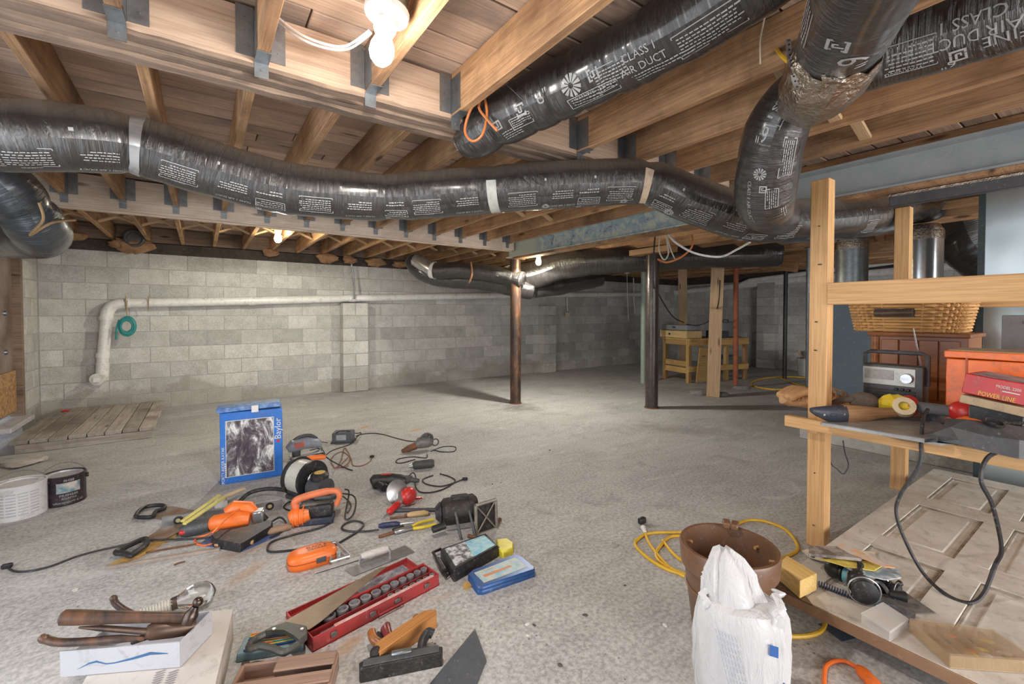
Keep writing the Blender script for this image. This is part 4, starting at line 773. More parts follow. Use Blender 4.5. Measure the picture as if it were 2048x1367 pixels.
# rifle stock
a, e = shelf(1622, 832, .745), shelf(1858, 828, .74); T = Th('wooden_gunstock', 'brown wooden gunstock with dark butt pad lying across the shelf front', 'gunstock', V(((a.x), a.y, ZS)), V((e.x, e.y, ZS))); ln = (V((e.x-a.x, e.y-a.y, 0))).length
sec = [(0.26, .050, .026, .048), (.36, .048, .026, .046), (.46, .040, .024, .048), (.56, .028, .02, .052), (.66, .024, .019, .054), (.80, .024, .02, .052), (.95, .028, .021, .050), (1.0, .026, .02, .05)]
T.part('stock', MB().loft([[V((ln*t, d_*math.cos(b_), zc+hh*math.sin(b_))) for b_ in [2*math.pi*k_/14 for k_ in range(14)]] for t, hh, d_, zc in sec]), BROWNW)
sec = [(0, .012, .012, .075), (.04, .022, .022, .068), (.12, .036, .027, .058), (.22, .046, .028, .05), (.275, .049, .028, .048)]
T.part('butt_pad', MB().loft([[V((ln*t, d_*math.cos(b_), zc+hh*math.sin(b_))) for b_ in [2*math.pi*k_/14 for k_ in range(14)]] for t, hh, d_, zc in sec]), mat('navy_rubber', (.035, .045, .065), (.025, .03, .045), 20, .5)); T.part('logo_oval', MB().torus((ln*.15, -.0265, .055), .018, .0018, ax='y', sq=.4), BLACK)
for x in (.07, .235): T.part('screw', MB().cyl((ln*x, -.024, .058), (ln*x, -.031, .058), .005, n=10), SILVER)
# wrapped tray beneath
poly = [(1640, 846), (1700, 836), (1860, 838), (1918, 866), (1912, 884), (1880, 886)]; c = shelf(1780, 858); T = Th('wrapped_tray', 'flat plastic-wrapped grey tray along the shelf front', 'tray', c, shelf(1900, 880))
T.part('tray', MB().prism([tuple(T.l(x, y, ZS+.01))[:2] for x, y in poly], .001, .018, bev=.004), mat('grey_film', (.36, .37, .37), (.24, .24, .24), 12, .25, 0, .3)); T.part('card_back', MB().prism([tuple(T.l(x, y+2, ZS))[:2] for x, y in poly], -.0005, .001), MATS['kraft_card'])
# masking tape in yellow wrapper, mallet, gloves, orange tool
p = WX(1795, 800, 2.84); T = Th('tape_roll', 'cream masking tape roll in yellow wrapper on the shelf', 'tape', V((p.x, p.y, ZS+.02)), V((p.x, p.y-1, ZS+.02)))
T.part('roll', MB().lathe([(.022, -.02), (.045, -.02), (.045, .02), (.022, .02), (.022, -.02)], 24, Matrix.Translation((.03, -.02, .065)) @ Matrix.Rotation(math.radians(62), 4, 'X') @ Matrix.Rotation(math.radians(15), 4, 'Y'), caps=False), mat('cream_tape', (.75, .62, .40), None, 9, .6))
rg = []; random.seed(9)
for i in range(7):
    x = -.085+.025*i; rr = [.02, .045, .055, .058, .05, .046, .03][i]; rg.append([V((x, .03+rr*math.cos(b_)*random.uniform(.8, 1.1), .062+rr*math.sin(b_)*random.uniform(.85, 1.08))) for b_ in [2*math.pi*k_/10 for k_ in range(10)]])
T.part('wrapper', MB().loft(rg), YELP, smooth=False)
a, e = WX(1828, 800, 2.88), WX(1966, 800, 2.88); T = Th('ball_mallet', 'grey-handled mallet with red rubber ball heads on the shelf', 'mallet', V((a.x, a.y, ZS)), V((e.x, e.y, ZS))); ln = (e-a).length
T.part('handle', MB().tube([(.0, 0, .085), (ln*.60, 0, .085)], .028, 14), mat('grey_foam', (.14, .14, .15), None, 20, .8)); T.part('red_head', MB().ell((ln*.76, 0, .088), (.062, .055, .055)), RED); T.part('red_head', MB().ell((-.02, 0, .085), (.045, .05, .052)), RED); T.part('end_cap', MB().tube([(ln*.84, 0, .085), (ln*1.05, .02, .08)], [.05, .044], 16), BLACK)
p = WX(1728, 800, 2.86); T = Th('work_glove', 'dark brown crumpled work glove behind the gunstock', 'glove', V((p.x, p.y, ZS+.02)), V((p.x, p.y-1, ZS+.02)))
T.part('palm', MB().ell((0, 0, .06), (.07, .05, .05)), mat('brown_suede', (.13, .10, .08), None, 20, .9)); 
for i in range(4): T.part('finger', MB().tube([(-.03, -.03+.022*i, .07), (-.10, -.03+.026*i, .055), (-.14, -.03+.028*i, .035)], [.016, .014, .009], 8), MATS['brown_suede'])
p = WX(1742, 805, 2.76); T = Th('tape_measure', 'small yellow tape measure beside the masking tape', 'tape measure', V((p.x+.02, p.y, ZS)), V((p.x, p.y-1, ZS))); T.part('case', MB().box((0, 0, .035), (.065, .035, .06), bev=.014, seg=3), YELP); T.part('face', MB().cyl((0, -.017, .035), (0, -.02, .035), .02, n=18), BLACK)
a, e = shelf(1858, 842, .72), shelf(1915, 842, .72); T = Th('stapler', 'black and orange hand tool right of the gunstock', 'hand tool', V((a.x+.03, a.y, ZS)), V((e.x+.03, e.y, ZS))); T.part('body', MB().box((.06, 0, .035), (.13, .05, .055), bev=.012, seg=2), DGREY); T.part('grip', MB().box((.075, -.004, .037), (.06, .05, .035), bev=.006), mat('dull_orange', (.50, .13, .05), None, 9, .5)); T.part('lever', MB().tube([(.12, 0, .05), (.17, 0, .06), (.2, 0, .03)], .012, 8), DGREY)
p = WX(1938, 840, 2.64); T = Th('orange_grip', 'orange plastic grip behind the dark nozzle', 'hand tool', V((p.x+.08, p.y+.0, ZS)), V((p.x+.1, p.y-1, ZS))); T.part('shell', MB().ell((0, 0, .05), (.07, .05, .05)), ORANGE); T.part('stem', MB().tube([(.03, 0, .05), (.11, .03, .06)], .022, 10), ORANGE)
# vacuum floor nozzle
a = shelf(1905, 880, .75); e = shelf(2010, 880, .75); T = Th('vacuum_nozzle', 'charcoal wedge-shaped vacuum nozzle hanging over the shelf edge', 'nozzle', V((a.x-.02, a.y, ZS+.01)), V((e.x-.02, e.y, ZS+.01)))
sec = [(-.01, .10, .05, .02, .035), (.05, .02, .09, .02, .07), (.10, -.04, .12, .01, .10), (.16, -.09, .11, .0, .10), (.30, -.10, .10, .0, .08), (.36, -.08, .09, .0, .05)]
T.part('shell', MB().loft([[V((x, y0, z0)), V((x, y1, z0)), V((x, y1, z1)), V((x, (y0+y1)/2, z1+.012)), V((x, y0, z1-.03))] for x, y0, y1, z0, z1 in sec]), DGREY, smooth=False)
T.part('socket', MB().lathe([(.028, 0), (.032, .012), (.026, .014), (.024, -.005)], 22, Matrix.Translation((.16, .0, .104)) @ Matrix.Rotation(math.radians(22), 4, 'X')), BLACK)
T.part('spring_clip', MB().tube([(.20+.01*i, .02+.004*(i % 2), .105) for i in range(12)], .006, 6), IRON)
p = shelf(2040, 890); T = Th('tool_grip', 'grey and yellow tool grip at the right end of the shelf', 'hand tool', V((p.x-.02, p.y, ZS)), V((p.x, p.y-1, ZS))); T.part('grip', MB().ell((.03, -.02, .05), (.06, .04, .05)), DGREY); T.part('yellow_band', MB().torus((.03, -.02, .07), .045, .012), mat('lime_yellow', (.65, .70, .05), None, 9, .4)); T.part('tip', MB().tube([(.03, .0, .07), (.0, .02, .13)], .02, 10), MATS['lime_yellow'])
# power cord drooping from the shelf to the door
P = [D(1856, 818, 2.0), D(1847, 835, 1.97), D(1842, 880, 1.93), D(1838, 930, 1.92), D(1800, 990, 1.95), D(1793, 1030, 1.95), D(1815, 1090, 1.9), D(1850, 1150, 1.85), D(1895, 1190, 1.765), D(1940, 1205, 1.72), D(1968, 1185, 1.735), D(1990, 1130, 1.75), D(2003, 1095, 1.7), D(1985, 1010, 1.65), D(1962, 960, 1.63), D(1975, 915, 1.66), D(2015, 897, 1.74)]
wire('electric_cable', 'thick black power cord looping from the shelf down over the old door', P, .0075, BLKC, 'cord')
wire('loose_wire', 'thin black wire hanging below the shelf behind the front post', [D(1662, 895, 2.5), D(1662, 925, 2.5), D(1675, 938, 2.5), D(1687, 947, 2.5), D(1697, 930, 2.5), D(1690, 905, 2.5), D(1686, 880, 2.5)], .003, BLKC)
# ------------------------------------------------------------------ clutter on the old door
ZT = .122
def dpx(px, py, z=ZT): return F(px, py, z)
top = [(1556, 1126), (1574, 1110), (1634, 1146), (1600, 1162)]; z1 = .195; c = dpx(1590, 1150); T = Th('timber_offcut', 'yellowish square timber offcut on the corner of the old door', 'timber block', V((c.x, c.y, ZT+.006)), dpx(1620, 1170))
T.part('block', MB().prism([tuple(T.i @ F(x, y, z1))[:2] for x, y in top], 0, z1-ZT-.006, bev=.002), wood('yellow_offcut', (.80, .56, .22), (.64, .40, .12), .05))
def flyer(label, poly, z, cols, th=.004, name='flyer'):
    c = F(sum(p[0] for p in poly)/len(poly), sum(p[1] for p in poly)/len(poly), z); T = Th(name, label, 'paper', c, F(poly[1][0], poly[1][1], z)); pl_ = [tuple(T.l(x, y, z))[:2] for x, y in poly]
    m = mat('flyer_%s' % ''.join('%d' % (x*9) for x in cols[0]+cols[1]), cols[0], cols[1], 22, .5, contrast=.08, dirt=0); T.part('sheet', MB().prism(pl_, 0, th), m); return T
flyer('white folded flyer under the papers by the rack post', [(1604, 1102), (1640, 1092), (1750, 1105), (1755, 1128), (1690, 1135), (1620, 1115)], .135, ((.75, .70, .62), (.60, .52, .45)))
flyer('grey newspaper section on top of the paper pile', [(1617, 1099), (1640, 1096), (1690, 1098), (1728, 1112), (1722, 1122), (1660, 1115), (1618, 1112)], .225, ((.36, .32, .30), (.14, .12, .11)), .012)
flyer('yellow advertising sheet sticking out of the paper pile', [(1640, 1118), (1700, 1118), (1768, 1130), (1748, 1142), (1690, 1133)], .212, ((.80, .66, .16), (.62, .45, .08)))
flyer('long pale blue and white glossy flyer sliding over the fishing reels', [(1668, 1122), (1740, 1128), (1800, 1142), (1802, 1156), (1770, 1160), (1715, 1148)], .205, ((.58, .62, .64), (.20, .28, .36)))
flyer('orange and white glossy page folded over the paper pile', [(1672, 1092), (1688, 1088), (1720, 1104), (1790, 1136), (1770, 1134), (1700, 1108)], .235, ((.75, .36, .16), (.62, .55, .48)))
def reel(label, px, py, hx, hy, blue, s=1.0):
    c = dpx(px, py); T = Th('fishing_reel', label, 'fishing reel', V((c.x, c.y, ZT)), dpx(hx, hy))
    T.part('body', MB().ell((0, 0, .035*s), (.032*s, .024*s, .030*s)), BLACK); T.part('foot', MB().tube(spline([(0, 0, .055*s), (-.03*s, .015*s, .064*s), (-.07*s, .02*s, .056*s)], 4), .008*s, 7), BLACK); T.part('seat', MB().box((-.07*s, .02*s, .058*s), (.02*s, .07*s, .006*s), bev=.002), BLACK)
    sp_ = T.part('spool', MB().lathe([(.02, .02), (.030, .022), (.030, .027), (.022, .03), (.022, .052), (.031, .054), (.031, .060), (.012, .066)], 20, Matrix.Rotation(math.pi/2, 4, 'Y') @ Matrix.Scale(s, 4) @ Matrix.Translation((-.035, 0, 0))), BLACK); T.part('line', MB().lathe([(.0245, .031), (.0255, .036), (.0255, .047), (.0245, .051)], 20, Matrix.Rotation(math.pi/2, 4, 'Y') @ Matrix.Scale(s, 4) @ Matrix.Translation((-.035, 0, 0))), mat('blue_line', (.18, .52, .62), None, 40, .5) if blue else DGREY, sp_)
    T.part('bail', MB().torus((.05*s, 0, .035*s), .036*s, .0022*s, ax='x'), SILVER); T.part('handle_arm', MB().tube(spline([(0, .02*s, .035*s), (0, .05*s, .04*s), (.03*s, .06*s, .03*s)], 4), .005*s, 6), SILVER); T.part('handle_knob', MB().tube([(.03*s, .06*s, .03*s), (.032*s, .095*s, .03*s)], [.008*s, .013*s], 10), BLACK); return T
reel('black fishing reel with light blue line near the timber offcut', 1668, 1158, 1720, 1180, True, 1.15); reel('larger black fishing reel below the paper pile', 1715, 1185, 1745, 1235, False, 1.45); reel('small black fishing reel beside the grey sheet', 1765, 1185, 1800, 1200, False, .9)
T = Th('coiled_lanyard', 'dark blue spiral lanyard left of the larger reel', 'lanyard', dpx(1637, 1172), dpx(1700, 1196)); ln = .16
T.part('spiral', MB().tube([(ln*i/150, .011*math.cos(i*.75), .012+.010*math.sin(i*.75)) for i in range(150)], .0022, 5), mat('navy_plastic', (.03, .05, .13), None, 9, .4))
flyer('grey pointed metal sheet lying on the old door', [(1752, 1176), (1790, 1170), (1872, 1226), (1800, 1226)], .124, ((.20, .19, .18), (.14, .135, .13)), .002, 'metal_sheet')
T = Th('clear_plastic_case', 'small clear plastic case at the front edge of the old door', 'case', dpx(1772, 1256), dpx(1820, 1280)); pl_ = [tuple(T.l(x, y, .145))[:2] for x, y in ((1722, 1232), (1766, 1210), (1817, 1244), (1780, 1270))]
T.part('box', MB().prism(pl_, 0, .030, bev=.003), CLEARP); T.part('lid', MB().prism([(x*1.02, y*1.02) for x, y in pl_], .031, .037, bev=.002), CLEARP); T.part('red_lure', MB().ell((-.02, .02, .0245), (.014, .006, .005)), RED)
T = Th('tackle_pack', 'blue-edged blister pack behind the clear plastic case', 'package', dpx(1790, 1220), dpx(1830, 1240)); pl_ = [tuple(T.l(x, y, .13))[:2] for x, y in ((1752, 1208), (1765, 1203), (1832, 1230), (1828, 1242), (1815, 1240))]; T.part('card', MB().prism(pl_, 0, .014), mat('blister_pack', (.20, .22, .26), (.08, .08, .09), 30, .3, contrast=.1)); T.part('blue_edge', MB().tube([T.l(1753, 1210, .14), T.l(1815, 1242, .14)], .004, 6), mat('sky_blue', (.15, .42, .75), None, 9, .4))
TK = mat('amber_plastic', (.66, .50, .32), (.50, .35, .20), 7, .25, alpha=.38)
T = Th('tackle_box', 'wide amber plastic tackle box with compartments at the lower right', 'tackle box', dpx(1900, 1290), dpx(2000, 1310)); pl_ = [tuple(T.l(x, y, .15))[:2] for x, y in ((1820, 1246), (1985, 1268), (2075, 1330), (1900, 1318))]
T.part('tray', MB().prism(pl_, 0, .004), mat('tan_tray', (.46, .33, .20), (.30, .19, .10), 12, .5)); 
for i in range(4): 
    a, e = V(pl_[i]+(0,)), V(pl_[(i+1) % 4]+(0,)); d_ = (e-a); T.part('side_wall', MB().box((0, 0, 0), (d_.length, .004, .04), Matrix.Translation((a+e)/2+V((0, 0, .022))) @ Matrix.Rotation(math.atan2(d_.y, d_.x), 4, 'Z')), TK)
for i in range(1, 6):
    a = V(pl_[0]+(0,)).lerp(V(pl_[1]+(0,)), i/6); e = V(pl_[3]+(0,)).lerp(V(pl_[2]+(0,)), i/6); d_ = e-a; T.part('divider', MB().box((0, 0, 0), (d_.length, .003, .034), Matrix.Translation((a+e)/2+V((0, 0, .02))) @ Matrix.Rotation(math.atan2(d_.y, d_.x), 4, 'Z')), TK)
T.part('lid', MB().prism([(x*1.01, y*1.01) for x, y in pl_], .043, .048, bev=.001), mat('scuffed_amber_lid', (.66, .54, .40), (.34, .22, .12), 9, .3, alpha=.24, contrast=.15))
random.seed(2)
for i in range(9):
    q = V(pl_[0]+(0,)).lerp(V(pl_[1]+(0,)), random.uniform(.1, .9)).lerp(V(pl_[3]+(0,)).lerp(V(pl_[2]+(0,)), random.uniform(.1, .9)), random.uniform(.1, .9)); T.part('lure', MB().ell((q.x, q.y, .014), (.022, .007, .007), None, 8, 6), [YELP, WHITE, ORANGE, DGREY][i % 4])
# ------------------------------------------------------------------ bucket, bag, yellow cord, orange cord
zr = .36; c = F(1457, 1088, zr); T = Th('brown_bucket', 'deep brown plastic bucket behind the white bag', 'bucket', V((c.x, c.y, 0)), V((0, 0, 0)))
T.part('body', MB().lathe([(.0, 0), (.115, 0), (.125, .01), (.158, .27), (.160, .275), (.170, .28), (.176, .355), (.172, .362), (.160, .362), (.158, .34), (.148, .27), (.112, .02), (.0, .015)], 40, caps=False), BROWNP)
T.part('ridge', MB().torus((0, 0, .2), .152, .004, n=40), BROWNP)
for a in (3.0, 3.2, ): T.part('handle_lug', MB().box((-.02, 0, 0), (.05, .028, .024), Matrix.Rotation(a, 4, 'Z') @ Matrix.Translation((.175, 0, .372)), bev=.004), BROWNP)
T.part('inner_bolt', MB().lathe([(.02, 0), (.02, .01), (.012, .012), (.012, .024)], 14, Matrix.Translation((-.135, .02, .22)) @ Matrix.Rotation(math.radians(90), 4, 'Y')), SILVER)
for a in (1.7, 4.4, 2.4): T.part('peg', MB().cyl((math.cos(a)*.158, math.sin(a)*.158, .32), (math.cos(a)*.138, math.sin(a)*.138, .32), .006, n=8), TAN)
def bagmat():
    m, nt, b, N, L = _base('bag_plastic'); b.inputs['Base Color'].default_value = (.66, .66, .67, 1); b.inputs['Roughness'].default_value = .35; b.inputs['Subsurface Weight'].default_value = 0
    v = _vec(nt, (3, 3, .8)); _bump(nt, b, _noise(nt, v, 6, 5, .6, 1.5), .7, .02); b.inputs['Transmission Weight'].default_value = .12; return m
c = D(1482, 1250, 1.40); bc = V((c.x, c.y, 0)); T = Th('plastic_bag', 'crumpled white plastic shopping bag standing in front of the bucket', 'bag', bc, V((0, 0, 0))); BG = bagmat()
def brg(z, r, cx=0, cy=0, am=.1, n=40, sq=.8): return [V((cx+r*sq*math.cos(a)*(1+am*mnoise.noise(V((math.cos(a)*3.2, math.sin(a)*3.2, z*4.5)))), cy+r*math.sin(a)*(1+am*mnoise.noise(V((math.cos(a)*3.2+9, math.sin(a)*3.2, z*4.5)))), z+.02*am*math.sin(a*5))) for a in [2*math.pi*k_/n for k_ in range(n)]]
prof = [(.0, .095), (.01, .118), (.05, .132), (.12, .135), (.20, .132), (.27, .126), (.32, .120), (.345, .110), (.355, .09)]
T.part('body', MB().loft([brg(z, r, am=.20) for z, r in prof], True, True), BG)
rr = [(.29, .085, .0, -.01, .35), (.345, .080, .0, -.02, .5), (.385, .076, .0, -.03, .5), (.425, .068, -.01, -.035, .55), (.465, .045, -.01, -.045, .6), (.488, .016, -.01, -.05, .4)]   # gathered neck leaning over
T.part('gathered_top', MB().loft([brg(z, r, cx, cy, am) for z, r, cx, cy, am in rr]), BG)
for s_ in (-1, 1): T.part('handle_loop', MB().loft([[V((.02*math.cos(t*2), s_*(.10+.012*math.cos(b_))+.01*math.sin(t*9), .335+.05*math.sin(t)+.006*math.sin(b_)))+V((.05*math.cos(t), 0, 0)) for b_ in [2*math.pi*k_/8 for k_ in range(8)]] for t in [math.pi*k_/12 for k_ in range(13)]]), BG)
BI = mat('blue_print', (.05, .16, .45), None, 9, .5)
def on_bag(y, z):   # local point on the camera-facing side
    r = .133; return V((math.sqrt(max(r*r-(y)**2, .0004))*.8*1.05+.004, y, z))
mb = MB()
for k_ in range(7):
    for i in range(11): z0 = .10+.018*i; y0 = -.02+.011*k_*.8-.05*(z0-.1)/.2; a, e = on_bag(y0, z0), on_bag(y0-.004, z0+.013); mb.add([a, a+V((0, .0016, 0)), e+V((0, .0016, 0)), e], [(0, 1, 2, 3)])
T.part('printed_stripes', mb, mat('grey_blue_print', (.35, .38, .52), None, 9, .5), kind='stuff'); mb = MB(); a = on_bag(.085, .27); mb.box(a, (.004, .022, .03)); T.part('printed_square', mb, BI)
mb = MB()
for k_ in range(6): b_ = k_*math.pi/3; a = on_bag(.105+.012*math.cos(b_), .15+.016*math.sin(b_)); mb.box((0, 0, 0), (.003, .012, .004), Matrix.Translation(a) @ Matrix.Rotation(b_, 4, 'X'))
T.part('printed_burst', mb, BI, kind='stuff')
T = Th('yellow_extension_cord', 'yellow extension cord coiled on the floor around the brown bucket', 'cord', F(1300, 1100))
for pts in ([(1288, 1056), (1298, 1085), (1330, 1125), (1365, 1150), (1400, 1158)], [(1400, 1066), (1350, 1064), (1300, 1066), (1275, 1078), (1272, 1092), (1300, 1118), (1345, 1142), (1410, 1156)], [(1410, 1074), (1345, 1072), (1322, 1090), (1312, 1110), (1330, 1130), (1380, 1152), (1420, 1162)], [(1325, 1080), (1350, 1110), (1380, 1128), (1420, 1140)],
            [(1470, 1050), (1495, 1040), (1530, 1042), (1570, 1058), (1593, 1085), (1592, 1102), (1560, 1118), (1540, 1130)], [(1540, 1105), (1545, 1130), (1548, 1160), (1552, 1180)], [(1545, 1266), (1580, 1272), (1620, 1270), (1645, 1258), (1652, 1236), (1652, 1220)]):
    cord(T, 'cord_run', fl(pts, .008), .008, YEL, 8)
p = F(1284, 1046); T.part('plug', MB().box(T.L(V((p.x, p.y, .018))), (.05, .03, .034), bev=.008, seg=2), BLACK); T.part('plug_collar', MB().cyl(T.L(fl([(1286, 1054)], .015)[0]), T.L(fl([(1290, 1064)], .012)[0]), .014, .010), WHITE)
T = Th('orange_extension_cord', 'orange cord end with a plug on the floor at the bottom right', 'cord', F(1660, 1345)); cord(T, 'cord_run', fl([(1652, 1400), (1648, 1360), (1652, 1332), (1668, 1322), (1690, 1322), (1718, 1336)], .007), .007, ORANGE, 8)
a, e = F(1716, 1334, .015), F(1760, 1380, .015); T.part('plug', MB().tube([T.L(a), T.L(a.lerp(e, .2)), T.L(a.lerp(e, .8)), T.L(e)], [.011, .02, .021, .015], 10), ORANGE)
solo('blue_card', 'small dark blue translucent card on the floor under the door edge', 'card', MB().prism([(-.05, -.03), (.05, -.03), (.05, .04), (-.05, .03)], 0, .002), mat('blue_film', (.10, .14, .20), None, 6, .25), frame(F(1672, 1262), F(1690, 1275)))
# ------------------------------------------------------------------ left side of the floor
random.seed(21)
T = Th('wooden_platform', 'low weathered plank platform by the back wall at the left', 'platform', F(310, 876)); zt = .115
xs = [F(px, py, zt).x for px, py in ((310, 852), (271, 857), (228, 862), (198, 864), (152, 871), (119, 875), (70, 882), (32, 887))]; y0_ = F(310, 852, zt).y; y1_ = YB-.06
xs = [xs[0]+(XL+.16-xs[0])*k_/8.0 for k_ in range(9)]
for i in range(len(xs)-1):
    a, e = xs[i+1]+.004, xs[i]-.004; o = random.uniform(0, .04); board('plank', ((a+e)/2, y0_+o*.6, zt-.017), ((a+e)/2, y1_-random.uniform(0, .08), zt-.017), e-a, .034, OLDW, T.o, bev=.004)
board('bearer', (xs[0]-.02, y0_+.05, .04), (XL+.2, y0_+.05, .04), .07, .078, OLDW, T.o); board('bearer', (xs[0]-.02, y1_-.12, .04), (XL+.2, y1_-.12, .04), .07, .078, OLDW, T.o)
p = F(131, 821, .125); solo('red_scrap', 'tiny red scrap lying on the wooden platform', 'scrap', MB().box((0, 0, .01), (.07, .03, .02), bev=.006), RED, Matrix.Translation(V((p.x, p.y, .116))))
p = F(45, 925); solo('dust_sheet', 'crumpled pale rag on the floor in front of the platform', 'rag', MB().loft([[V((.02*i-.1+.02*random.random(), .16*math.cos(b_)*math.sin(math.pi*(i+.5)/11), .012+.02*math.sin(b_)*random.uniform(.4, 1))) for b_ in [2*math.pi*k_/10 for k_ in range(10)]] for i in range(11)]), mat('pale_rag', (.60, .56, .54), (.40, .36, .34), 12, .9, bump=.4), Matrix.Translation(p) @ Matrix.Scale(1.3, 4))
def can(label, px, py, r, h, m, items, im, lidm):
    p = F(px, py); T = Th('paint_can', label, 'paint can', p, V((0, 0, 0)))
    T.part('body', MB().lathe([(r, 0), (r*1.015, .006), (r, .012), (r, h-.012), (r*1.025, h-.006), (r*1.025, h), (r*.93, h), (r*.93, h-.012)], 36), m); T.part('lid', MB().lathe([(r*.92, h-.012), (r*.90, h-.004), (r*.70, h-.002), (r*.68, h-.010), (.001, h-.010)], 36, caps=False), lidm)
    for s_ in (-1, 1): T.part('handle_ear', MB().cyl((0, s_*r, h*.8), (0, s_*(r+.012), h*.8), .014, n=12), IRON)
    T.part('wire_handle', MB().tube([(-.03*math.sin(t)-.06*math.sin(t), r*1.06*math.cos(t), h*.8+.085*math.sin(t)) for t in [math.pi*k_/20 for k_ in range(21)]], .0022, 6), STEEL)
    mb = MB()
    for (a0, a1, z0, z1) in items:
        n_ = max(2, int((a1-a0)/.12)); mb.loft([[V(((r+.0012)*math.cos(a0+(a1-a0)*k_/n_), (r+.0012)*math.sin(a0+(a1-a0)*k_/n_), z)) for z in (z0, z1)] for k_ in range(n_+1)], False, False)
    return T, mb
LB = mat('label_paper', (.66, .65, .66), (.58, .57, .58), 8, .5)
T, mb = can('white-labelled paint can with drips at the left edge', 40, 1028, .122, .205, LB, [(-.9+.42*k_, -.55+.42*k_, .03+.018*i, .036+.018*i) for k_ in range(4) for i in range(8)], None, LB); T.part('printed_lines', mb, mat('grey_print', (.45, .45, .48), None, 9, .6), kind='stuff')
T, mb = can('dark paint can with landscape label beside the white can', 129, 1002, .107, .19, mat('plum_metal', (.045, .03, .04), (.02, .015, .02), 20, .35, .3), [(-.35, .75, .085, .15)], None, mat('grey_lid', (.55, .55, .56), (.42, .42, .44), 8, .4, .4))
T.part('label_picture', mb, mat('landscape_print', (.50, .44, .40), (.10, .22, .26), 14, .5, contrast=.1)); mb = MB()
for tx, z, s_ in (('BEHR', .163, .022), ('PREMIUM', .068, .022), ('INTERIOR', .048, .017), ('Oil & Waterproofer', .024, .019)):
    v, f = text2d(tx, s_); mb.add([(.1085*math.cos(.2-x/.107), .1085*math.sin(.2-x/.107)*1, z+y) for x, y in v], f)
T.part('printed_lettering', MB().add([(v.x, v.y, v.z) for v in mb.v], mb.f), INK, smooth=False)
# blue box
a, e = F(441, 970), F(566, 950); T = Th('blue_carton', 'blue cardboard box with a waterfall picture standing on the floor', 'box', a, e); w_ = (e-a).length; h_ = .555; dp = .17
BLU = mat('blue_card', (.035, .19, .62), (.025, .15, .52), 5, .32)
T.part('body', MB().box((w_/2, dp/2, h_*.47), (w_, dp, h_*.94), bev=.004), BLU); T.part('top_flap', MB().box((w_/2, dp/2-.004, h_*.975), (w_*1.02, dp*1.02, h_*.06), Matrix.Rotation(math.radians(-1.5), 4, 'Y'), bev=.003), mat('scuffed_blue_card', (.20, .34, .60), (.06, .16, .42), 26, .5, contrast=.12)); T.part('tape', MB().box((w_*.55, -.0085, h_*.965), (.045, .003, .05)), WHITE)
def fallmat():
    m, nt, b, N, L = _base('waterfall_print'); v = _vec(nt, (13, 13, 6), False); n1 = _noise(nt, v, 1.1, 9, .74, .8); L(_ramp(nt, n1, [(.36, (.03, .022, .035)), (.48, (.09, .07, .085)), (.55, (.28, .27, .28)), (.62, (.78, .77, .76))]), b.inputs['Base Color']); b.inputs['Roughness'].default_value = .35; return m
T.part('picture', MB().box((w_*.47, -.002, h_*.46), (w_*.75, .004, h_*.73)), fallmat()); T.part('picture_frame', MB().box((w_*.47, -.001, h_*.46), (w_*.77, .003, h_*.745)), WHITE)
Mx = Matrix.Translation((0, -.0012, 0)) @ Matrix.Rotation(math.pi/2, 4, 'X')
decal(T, 'printed_lettering', [('t', 'Baylor', w_*.925, h_*.66, .062, math.pi/2)], WHITE, Mx); decal(T, 'printed_mark', [('r', w_*.925, h_*.49, .02, .02)], RED, Mx)
decal(T, 'printed_lettering', [('t', 'SPORTY-RIDER KAYAK', w_*.045, h_*.24, .028, math.pi/2)]+[('r', w_*.085, h_*(.10+.028*k_), .012, .010) for k_ in range(7)], WHITE, Mx)
def G(name, label, cat, p, h, z=0, group=None): return Th(name, label, cat, F(p[0], p[1], z), F(h[0], h[1], z), group)
def pxprism(T, name, poly, z0, z1, m, bev=0, zp=None, parent=None): return T.part(name, MB().prism([tuple(T.l(x, y, zp if zp is not None else (z0+z1)/2))[:2] for x, y in poly], z0, z1, bev=bev), m, parent)
# bench grinder with white drum
T = G('drum_sander', 'white and black drum tool with motor right of the blue box', 'power tool', (622, 996), (682, 1012))
ax = lambda x, r0, r1, m, nm: T.part(nm, MB().tube([(x, 0, .135), (x+r1, 0, .135)], r0, 28), m)
ax(-.135, .128, .02, BLACK, 'rear_flange'); ax(-.115, .112, .12, mat('cream_enamel', (.62, .61, .55), (.5, .49, .44), 9, .35), 'drum'); ax(.005, .122, .02, BLACK, 'front_flange'); T.part('hub', MB().tube([(.02, 0, .135), (.06, 0, .135)], [.05, .02], 18), SILVER)
T.part('motor', MB().tube([(.05, -.02, .10), (.17, -.02, .10)], .068, 20), DGREY); T.part('motor_cap', MB().lathe([(.055, 0), (.058, .03), (.04, .045)], 20, Matrix.Translation((.11, -.02, .155))), BLACK); T.part('label', MB().cyl((.11, -.02, .20), (.11, -.02, .203), .034, n=20), mat('amber_label', (.62, .38, .06), None, 30, .4))
T.part('base', MB().box((.0, 0, .015), (.32, .16, .03), bev=.008), DGREY); T.part('bracket', MB().box((.09, .0, .05), (.05, .11, .07), bev=.01), DGREY)
cord(T, 'hose', fl([(478, 1003, .03), (500, 985, .05), (535, 977, .06), (570, 980, .06), (600, 992, .04)]), .013, BLKC, 10)
cord(T, 'power_lead', fl([(590, 1000), (575, 1005, .02), (568, 1015), (590, 1022), (615, 1015), (640, 1000, .05), (668, 985, .06), (690, 995, .02), (702, 1010), (695, 1025)], .005), .005, BLKC)
